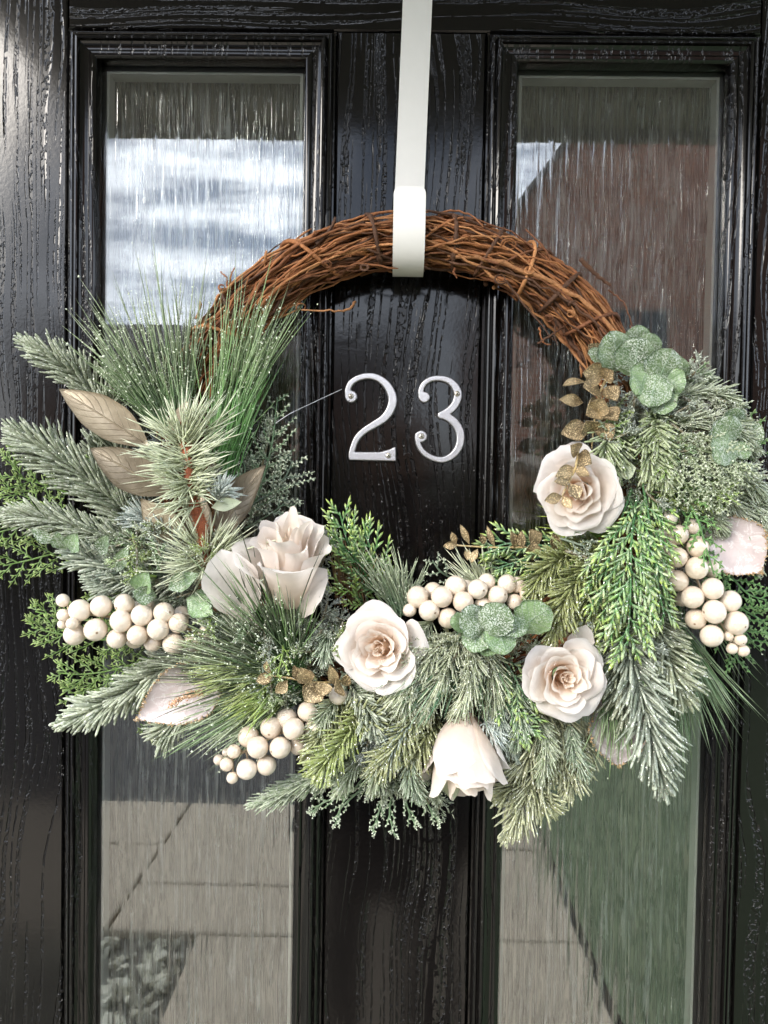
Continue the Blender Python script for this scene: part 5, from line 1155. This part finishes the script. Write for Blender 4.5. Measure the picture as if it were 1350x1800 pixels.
# ---- gold glitter sprigs
def gold(stem, leaves, w=22):
    s = empty('gold_sprig', PP(stem).mean(0), wreath)
    a = Acc(); tube(a, resample(PP(stem), 24), np.linspace(.0012, .0006, 24), 6, (.38, .27, .13)); a.build('stem', MF_GLIT, s)
    for l_ in leaves:
        b0, t0 = l_[0], l_[1]; ww = l_[2] if len(l_) > 2 else w
        broad_leaf('leaf', ML_GLIT, P(*b0[:2], b0[2] / 100), P(*t0[:2], t0[2] / 100), ww * .00046, s, bulge=.55, cup=.3, arch=.15, nu=7, nv=11, tilt=rng.normal(0, .3))
gold([(1075, 650, 7), (1055, 690, 8), (1045, 740, 8), (1040, 790, 8)], [((1030, 672, 8), (989, 678, 9), 18), ((1025, 708, 8), (983, 702, 9), 22), ((1060, 660, 8), (1025, 655, 9), 40), ((1055, 690, 8), (1025, 680, 9.5), 44), ((1055, 710, 8), (1030, 730, 9.5), 40), ((1060, 720, 8), (1085, 740, 9.5), 34), ((1035, 752, 8.5), (986, 762, 9.5), 36), ((1050, 745, 8), (1075, 775, 9.5), 34), ((1065, 680, 8), (1085, 705, 9.5), 30), ((1060, 665, 8), (1078, 652, 9), 30), ((1050, 625, 7), (1035, 605, 7.5), 26), ((1045, 730, 8.5), (1060, 700, 9.8), 36), ((1040, 760, 8.5), (1030, 740, 9.8), 36)])
gold([(1018, 780, 11), (1012, 820, 12.6), (998, 850, 13.2), (988, 872, 13.2)], [((1015, 795, 11.6), (1003, 783, 13.1), 26), ((1016, 800, 11.6), (1040, 815, 13.1), 30), ((1008, 822, 12.6), (976, 838, 13.6), 22), ((1010, 824, 12.6), (1036, 836, 13.6), 16), ((1002, 848, 13.1), (974, 846, 13.7), 16), ((1000, 850, 13.1), (1017, 878, 13.7), 24), ((988, 872, 13.1), (957, 880, 13.5), 18), ((988, 872, 13.1), (1006, 894, 13.7), 16)])
gold([(1010, 965, 6), (930, 962, 7), (860, 962, 7), (782, 957, 7)], [((805, 957, 7), (779, 960, 7.2), 14), ((802, 955, 7), (794, 935, 7.4), 12), ((825, 957, 7), (809, 922, 7.4), 12), ((850, 958, 7), (846, 938, 7.4), 12), ((870, 962, 7), (856, 924, 7.4), 11), ((905, 965, 7), (898, 934, 7.6), 16), ((918, 965, 7), (916, 932, 7.6), 16), ((935, 985, 7), (938, 950, 8), 26), ((945, 960, 7), (932, 930, 7.6), 26), ((980, 965, 7), (972, 938, 7.6), 24), ((820, 965, 7), (822, 985, 7.5), 14), ((840, 965, 7), (828, 990, 7.5), 14)])
gold([(620, 1195, 7), (560, 1200, 9), (510, 1192, 9.5), (458, 1185, 9.5)], [((480, 1188, 9.5), (450, 1198, 10), 20), ((478, 1186, 9.5), (468, 1162, 10.2), 16), ((505, 1195, 9.5), (484, 1218, 10), 22), ((530, 1196, 9.5), (516, 1170, 10.5), 18), ((545, 1200, 9.5), (528, 1174, 10.5), 30), ((560, 1200, 9.5), (536, 1235, 10.5), 40), ((590, 1205, 9), (580, 1170, 10), 18), ((600, 1205, 9), (588, 1215, 10), 30), ((605, 1205, 8.5), (612, 1185, 9.5), 18), ((570, 1200, 9.5), (566, 1225, 10.6), 30)])

# ------------------------------------------------------------------ berries
def make_sphere():
    a = Acc(); nu, nv = 24, 14; v = [(0, 0, 1.0)]
    for i in range(1, nv):
        t = math.pi * i / nv
        for j in range(nu):
            f = 2 * math.pi * j / nu; v.append((math.sin(t) * math.cos(f), math.sin(t) * math.sin(f), math.cos(t)))
    v.append((0, 0, -1.0)); q = []; tr = []
    for j in range(nu): tr += [(0, 1 + j, 1 + (j + 1) % nu), (len(v) - 1, 1 + (nv - 2) * nu + (j + 1) % nu, 1 + (nv - 2) * nu + j)]
    for i in range(nv - 2):
        for j in range(nu): q.append((1 + i * nu + j, 1 + (i + 1) * nu + j, 1 + (i + 1) * nu + (j + 1) % nu, 1 + i * nu + (j + 1) % nu))
    a.add(v, tris=tr, quads=q)
    me = bpy.data.meshes.new('berry'); me.from_pydata([tuple(x) for x in v], [], [list(x) for x in tr] + [list(x) for x in q])
    me.polygons.foreach_set('use_smooth', [True] * len(me.polygons)); me.materials.append(M_BERRY); return me
BERRY = make_sphere()
def cluster(ox, oy, scale, depth, berries, spine):
    """berries as (x, y, radius, layer) in the pixels of a zoomed detail"""
    pts = [(ox + b[0] / scale, oy + b[1] / scale, b[2] / scale, b[3]) for b in berries]
    mx, my = np.mean([p[0] for p in pts]), np.mean([p[1] for p in pts])
    cl = empty('berry_cluster', P(mx, my, depth / 100), wreath)
    sp = resample(PP(spine), 40); st = Acc(); tube(st, sp, .0011, 6)
    for x, y, r_, ly in pts:
        d = (depth + ly) / 100; c = P(x, y, d); e = P(x + r_, y, d); rad = np.linalg.norm(e - c)
        o = bpy.data.objects.new('berry', BERRY); link(o, cl, c); rad *= rng.uniform(.95, 1.04); o.scale = (rad * rng.uniform(.97, 1.03), rad, rad * rng.uniform(.96, 1.04)); o.rotation_euler = tuple(rng.uniform(0, 6, 3))
        i = np.argmin(((sp - c) ** 2).sum(1)); i = max(0, min(39, i + (8 if spine[0][0] < spine[-1][0] else -8) * 0))
        pass; tube(st, resample(np.array([c, (c + sp[i]) / 2 + [0, .004, 0], sp[i]]), 8), .0008, 5)
    st.build('stem', M_STEM, cl)
cluster(0, 800, 2.411, 8.0, [(338, 658, 46, .6), (429, 640, 46, .4), (527, 630, 45, .5), (613, 640, 41, -.8), (513, 703, 45, 1.0), (602, 678, 45, 1.0), (694, 668, 45, .8), (405, 740, 47, .8), (495, 778, 44, .6), (583, 763, 45, 1.1), (670, 738, 45, 1.2), (757, 712, 44, .9), (316, 760, 46, .4), (648, 795, 40, .2), (735, 800, 45, .8), (572, 778, 40, -1.0), (815, 795, 40, 0), (880, 755, 40, 0), (770, 675, 38, -.8), (860, 800, 36, -.5),
                             (266, 616, 28, .4), (268, 678, 27, .5), (265, 716, 22, -.3), (306, 714, 26, 1.3)], [(120, 1075, 7.4), (200, 1085, 7.6), (300, 1100, 7.4), (390, 1120, 6.5)])
cluster(300, 880, 2.7, 8.0, [(370, 1120, 53, .2), (477, 1078, 53, .4), (552, 1035, 50, -.1), (650, 1000, 50, .6), (413, 1170, 53, 1.1), (520, 1172, 53, 1.2), (583, 1083, 52, 1.3), (455, 1255, 48, .5), (361, 1275, 50, .9), (605, 1165, 42, .2), (680, 1080, 48, .5), (640, 1140, 38, -.4), (795, 925, 46, .5),
                             (300, 1190, 32, .9), (265, 1252, 32, .9), (228, 1230, 26, .3), (293, 1315, 29, .9), (265, 1195, 22, -.2)], [(395, 1340, 7.4), (450, 1310, 7.8), (520, 1275, 7.4), (590, 1235, 6)])
cluster(560, 880, 2.7, 8.0, [(470, 457, 52, .7), (543, 430, 45, -.4), (585, 457, 52, 1.2), (650, 405, 52, .5), (525, 522, 52, 1.2), (686, 480, 50, 1.3), (755, 420, 50, .9), (615, 558, 50, 1.0), (798, 385, 42, 0), (780, 500, 42, .5), (850, 450, 48, .8), (895, 395, 46, .2), (940, 400, 40, -.2), (1003, 440, 48, .4), (930, 480, 40, .3), (700, 415, 40, -.6),
                             (432, 520, 32, .8)], [(730, 1065, 7.2), (790, 1055, 7.8), (870, 1040, 7.6), (950, 1040, 6.5)])
cluster(880, 900, 2.872, 7.5, [(897, 115, 50, .6), (970, 75, 40, 0), (995, 175, 55, .8), (890, 228, 52, .9), (990, 283, 57, 1.3), (1065, 287, 45, -.2), (892, 347, 55, .7), (915, 440, 40, -.6), (968, 430, 57, 1.1), (1070, 387, 58, 1.2), (1078, 503, 58, 1.4), (1160, 450, 58, .6), (985, 540, 56, .6), (1190, 560, 63, .9), (1065, 625, 60, 1.1), (850, 180, 42, .4), (850, 30, 45, .4), (820, 110, 40, -.2), (835, 290, 42, .2),
                              (1150, 627, 27, .7), (1212, 645, 32, .9), (1168, 690, 30, .8), (1225, 700, 32, .7)], [(1190, 900, 6), (1210, 980, 7), (1245, 1060, 7.4), (1290, 1130, 7)])

# ---- fine frosted shoots that knit the sprigs together, kept off blooms, berries and broad leaves
KEEP = [(510, 985, 92), (400, 1015, 62), (676, 1138, 82), (986, 1187, 82), (812, 1325, 90), (1018, 862, 90), (270, 1215, 60), (1100, 1000, 60), (1290, 950, 60), (1010, 700, 50), (870, 1095, 60), (935, 1085, 45), (1120, 640, 80), (560, 1195, 50), (330, 830, 110), (160, 740, 80), (210, 830, 70), (1090, 1290, 55), (425, 880, 60), (880, 950, 70)]
KEEP += [(60 + 40 * k, 1085, 36) for k in range(2, 8)] + [(400 + 30 * k, 1335 - 16 * k, 40) for k in range(6)] + [(730 + 34 * k, 1055 - 4 * k, 40) for k in range(7)] + [(1195 + 15 * k, 940 + 28 * k, 46) for k in range(7)]
PAL = [((.14, .18, .08), (.64, .67, .56), .75), ((.17, .25, .06), (.50, .56, .24), .5), ((.08, .17, .05), (.52, .60, .46), .5), ((.12, .15, .12), (.60, .64, .62), .65), ((.17, .26, .07), (.62, .67, .50), .6)]
done = 0
for k in range(4000):
    if done >= 210: break
    th = R(rng.uniform(176, 379)); rad = rng.uniform(.74, 1.30)
    x, y = 722 + 397 * rad * math.cos(th), 806 - 383 * rad * math.sin(th)
    o = th + R(rng.normal(0, 50)); l_ = rng.uniform(34, 62); x2, y2 = x + l_ * math.cos(o), y - l_ * math.sin(o)
    if y2 > 1430 or x2 > 1330 or (y < 800 and x < 600): continue
    if any(math.hypot(x - a_, y - b_) < c_ or math.hypot(x2 - a_, y2 - b_) < c_ for a_, b_, c_ in KEEP): continue
    d = rng.uniform(6.0, 9.6); pl = PAL[rng.integers(0, 5)]; done += 1
    pts = [(x, y, d - .8), ((x + x2) / 2 + rng.normal(0, 5), (y + y2) / 2 + rng.normal(0, 5), d), (x2, y2, d + rng.uniform(-.4, .5))]
    if done % 3: juniper(pts, 26, *pl, fl=.35, gap=.0022, nl=9, r=.00036)
    else: cedar(pts, 28, c0=pl[0], c1=tuple(np.array(pl[0]) * 1.6), tipcol=tuple(np.array(pl[1]) * .9), frost=.5, fl=.3, leaf=8, r=.00045, gap=.0045, sub=.0034, name='frosted_cedar_sprig')

# ------------------------------------------------------------------ roses
def rose(c, axis, size, spec, label, spin=0.0, extra=(), rnd=.16):
    """spec: list of layers (count, start radius, length, inclination at base, inclination at rim, half span)"""
    c = P(c[0], c[1], c[2] / 100); ax = norm(np.array(axis, float))
    h = np.array([0, 0, 1.0]) if abs(ax[2]) < .8 else np.array([1.0, 0, 0])
    e1 = norm(np.cross(h, ax)); e2 = np.cross(ax, e1)
    ro = empty('rose', c, wreath); ro['label'] = label
    S = size * .00046
    ang0 = spin; layer = 0
    for (cnt, r_, ln, a0, a1, span, z0, roll_) in spec:
        for k in range(cnt):
            th0 = ang0 + 2 * math.pi * k / cnt + rng.normal(0, .2); spn = span * rng.uniform(.82, 1.12)
            nu, nv = 13, 13
            u = np.linspace(-1, 1, nu); v = np.linspace(0, 1, nv)
            U, V = np.meshgrid(u, v)
            top = 1 - rnd * np.abs(U) ** (3.2 if rnd < .2 else 3.0) + (rng.uniform(.03, .11) if rnd < .2 and layer > 1 else .015) * np.exp(-((U - rng.normal(0, .15)) / .34) ** 2) + .035 * np.sin(U * 4.5 + rng.uniform(0, 6)) + .012 * np.sin(U * 13 + rng.uniform(0, 6))
            vv = V * top
            lnk = ln * S * rng.uniform(.93, 1.07); a1k = a1 + rng.normal(0, 6 + layer * 2.0)
            # integrate the profile
            s_ = np.linspace(0, 1.15, 40); inc = np.radians(a0 + (a1k - a0) * s_ ** 1.6 - roll_ * np.clip((s_ - .80) / .2, 0, 1.3) ** 1.5)
            rr = np.concatenate([[0], np.cumsum(np.cos(inc[:-1]) * np.diff(s_))]) * lnk; zz_ = np.concatenate([[0], np.cumsum(np.sin(inc[:-1]) * np.diff(s_))]) * lnk
            rad = r_ * S + np.interp(vv, s_, rr); hz = z0 * S + np.interp(vv, s_, zz_)
            wprof = np.sin(np.pi * np.clip(.17 + .46 * V, 0, 1)) ** .8
            sp_ = math.radians(spn) * wprof
            th = th0 + U * sp_
            rad = rad * (1 + (.16 if layer < 3 else .09) * U) + (.02 + .006 * layer) * S * (np.sin(3 * U + 4 * V + rng.uniform(0, 6)) + .6 * np.sin(6.5 * U + rng.uniform(0, 6))) * V ** 2 - .05 * S * roll_ / 40 * np.abs(U) ** 3 * V ** 3 + .02 * S * np.abs(U) ** 3 * V * (1 if a1 < 40 else -.5)
            hz = hz + (.025 + .006 * layer) * S * np.sin(2.6 * U + rng.uniform(0, 6)) * V ** 2
            p = c + rad[..., None] * (np.cos(th)[..., None] * e1 + np.sin(th)[..., None] * e2) + hz[..., None] * ax
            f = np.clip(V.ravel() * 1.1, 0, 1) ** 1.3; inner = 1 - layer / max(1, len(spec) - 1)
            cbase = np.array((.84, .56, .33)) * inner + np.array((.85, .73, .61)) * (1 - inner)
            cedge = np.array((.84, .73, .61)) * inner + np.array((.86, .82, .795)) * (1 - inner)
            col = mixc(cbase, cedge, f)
            ids = np.arange(nu * nv).reshape(nv, nu); q = np.stack([ids[:-1, :-1], ids[:-1, 1:], ids[1:, 1:], ids[1:, :-1]], -1).reshape(-1, 4)
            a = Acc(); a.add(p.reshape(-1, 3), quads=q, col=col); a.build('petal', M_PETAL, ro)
        ang0 += 2.4; layer += 1
    for b0, t0, w_, kw in extra:
        b0 = P(b0[0], b0[1], b0[2] / 100); t0 = P(t0[0], t0[1], t0[2] / 100)
        p, V, U, VV = leaf_grid(b0, t0, w_ * .00046, pointed=0, nu=13, nv=13, **kw)
        ids = np.arange(169).reshape(13, 13); q = np.stack([ids[:-1, :-1], ids[:-1, 1:], ids[1:, 1:], ids[1:, :-1]], -1).reshape(-1, 4)
        a = Acc(); a.add(p.reshape(-1, 3), quads=q, col=mixc((.85, .75, .65), (.86, .82, .81), np.clip(VV.ravel(), 0, 1))); a.build('petal', M_PETAL, ro)
    if spec is not BELL:
        hl = .60 if spec is OPEN else 1.15
        t_ = np.linspace(0, 1, 9); a = Acc(); tube(a, c + ax * (S * hl * t_)[:, None] + e1 * (.02 * S * np.sin(t_ * 4))[:, None], S * np.array([.20, .19, .17, .15, .13, .11, .09, .06, .02]), 12, mixc((.82, .58, .36), (.84, .70, .56), t_)); a.build('heart', M_PETAL, ro)
    a = Acc(); tube(a, np.array([c - ax * S * .6, c - ax * S * .2]), [.003, .005], 8, (.30, .40, .20)); a.build('calyx', MF_CEDAR, ro)
OPEN = [(2, .012, .70, 90, 94, 130, .02, 0), (3, .04, .72, 88, 92, 100, .01, 5), (4, .085, .75, 84, 88, 80, .0, 15), (5, .19, .73, 76, 74, 62, .05, 25), (5, .26, .77, 66, 56, 56, .02, 35), (5, .32, .82, 54, 34, 54, -.01, 45), (5, .36, .86, 40, 8, 54, -.05, 40)]
BUD = [(2, .02, 1.30, 90, 95, 130, .05, 0), (3, .06, 1.36, 89, 95, 95, .05, 5), (3, .15, 1.42, 86, 92, 72, .08, 25), (4, .22, 1.40, 84, 88, 64, .04, 35), (4, .27, 1.36, 80, 78, 60, .0, 45), (4, .30, 1.26, 74, 64, 60, -.04, 50)]
BELL = [(3, .05, 1.6, 85, 95, 90, .1, 0), (4, .13, 1.80, 72, 92, 62, .05, 15), (5, .17, 1.86, 60, 92, 52, .0, 25), (6, .20, 1.80, 54, 93, 44, -.05, 35), (3, .22, 1.55, 50, 88, 48, -.05, 45)]
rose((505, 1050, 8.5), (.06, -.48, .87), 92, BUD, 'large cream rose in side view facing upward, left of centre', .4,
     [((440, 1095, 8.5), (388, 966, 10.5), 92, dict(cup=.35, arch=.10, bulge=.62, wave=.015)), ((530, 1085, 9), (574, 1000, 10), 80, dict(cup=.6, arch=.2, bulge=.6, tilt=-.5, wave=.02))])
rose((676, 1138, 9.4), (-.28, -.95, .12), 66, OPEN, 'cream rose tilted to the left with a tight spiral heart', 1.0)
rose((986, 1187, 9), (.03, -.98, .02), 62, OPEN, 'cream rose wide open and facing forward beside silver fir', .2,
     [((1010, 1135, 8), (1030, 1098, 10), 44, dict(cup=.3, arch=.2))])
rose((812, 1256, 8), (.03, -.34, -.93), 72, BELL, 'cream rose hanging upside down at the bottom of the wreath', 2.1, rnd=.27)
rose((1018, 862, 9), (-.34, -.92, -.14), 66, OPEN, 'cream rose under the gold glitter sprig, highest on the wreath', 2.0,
     [((1005, 830, 9), (1020, 776, 9), 56, dict(cup=.3, arch=.1))])

for pts in ([(905, 1150, 5.5), (915, 1125, 7.5), (925, 1105, 8.2)], [(930, 1150, 5.5), (925, 1130, 7.5), (900, 1110, 8)], [(890, 1140, 5.5), (910, 1140, 7.6), (935, 1135, 8)]):
    juniper(pts, 30, (.13, .18, .09), (.60, .64, .54), .6, fl=.3)

# ------------------------------------------------------------------ cobweb thread
a = Acc(); cv = PP([(484, 744, 5.2), (512, 726, 4.6), (556, 705, 2.4), (601, 684, .6)]); tube(a, resample(cv, 20), .00028, 5)
tag(a.build('cobweb_thread', M_SILK), 'single pale cobweb thread from cedar sprig to numeral 2', 'cobweb')
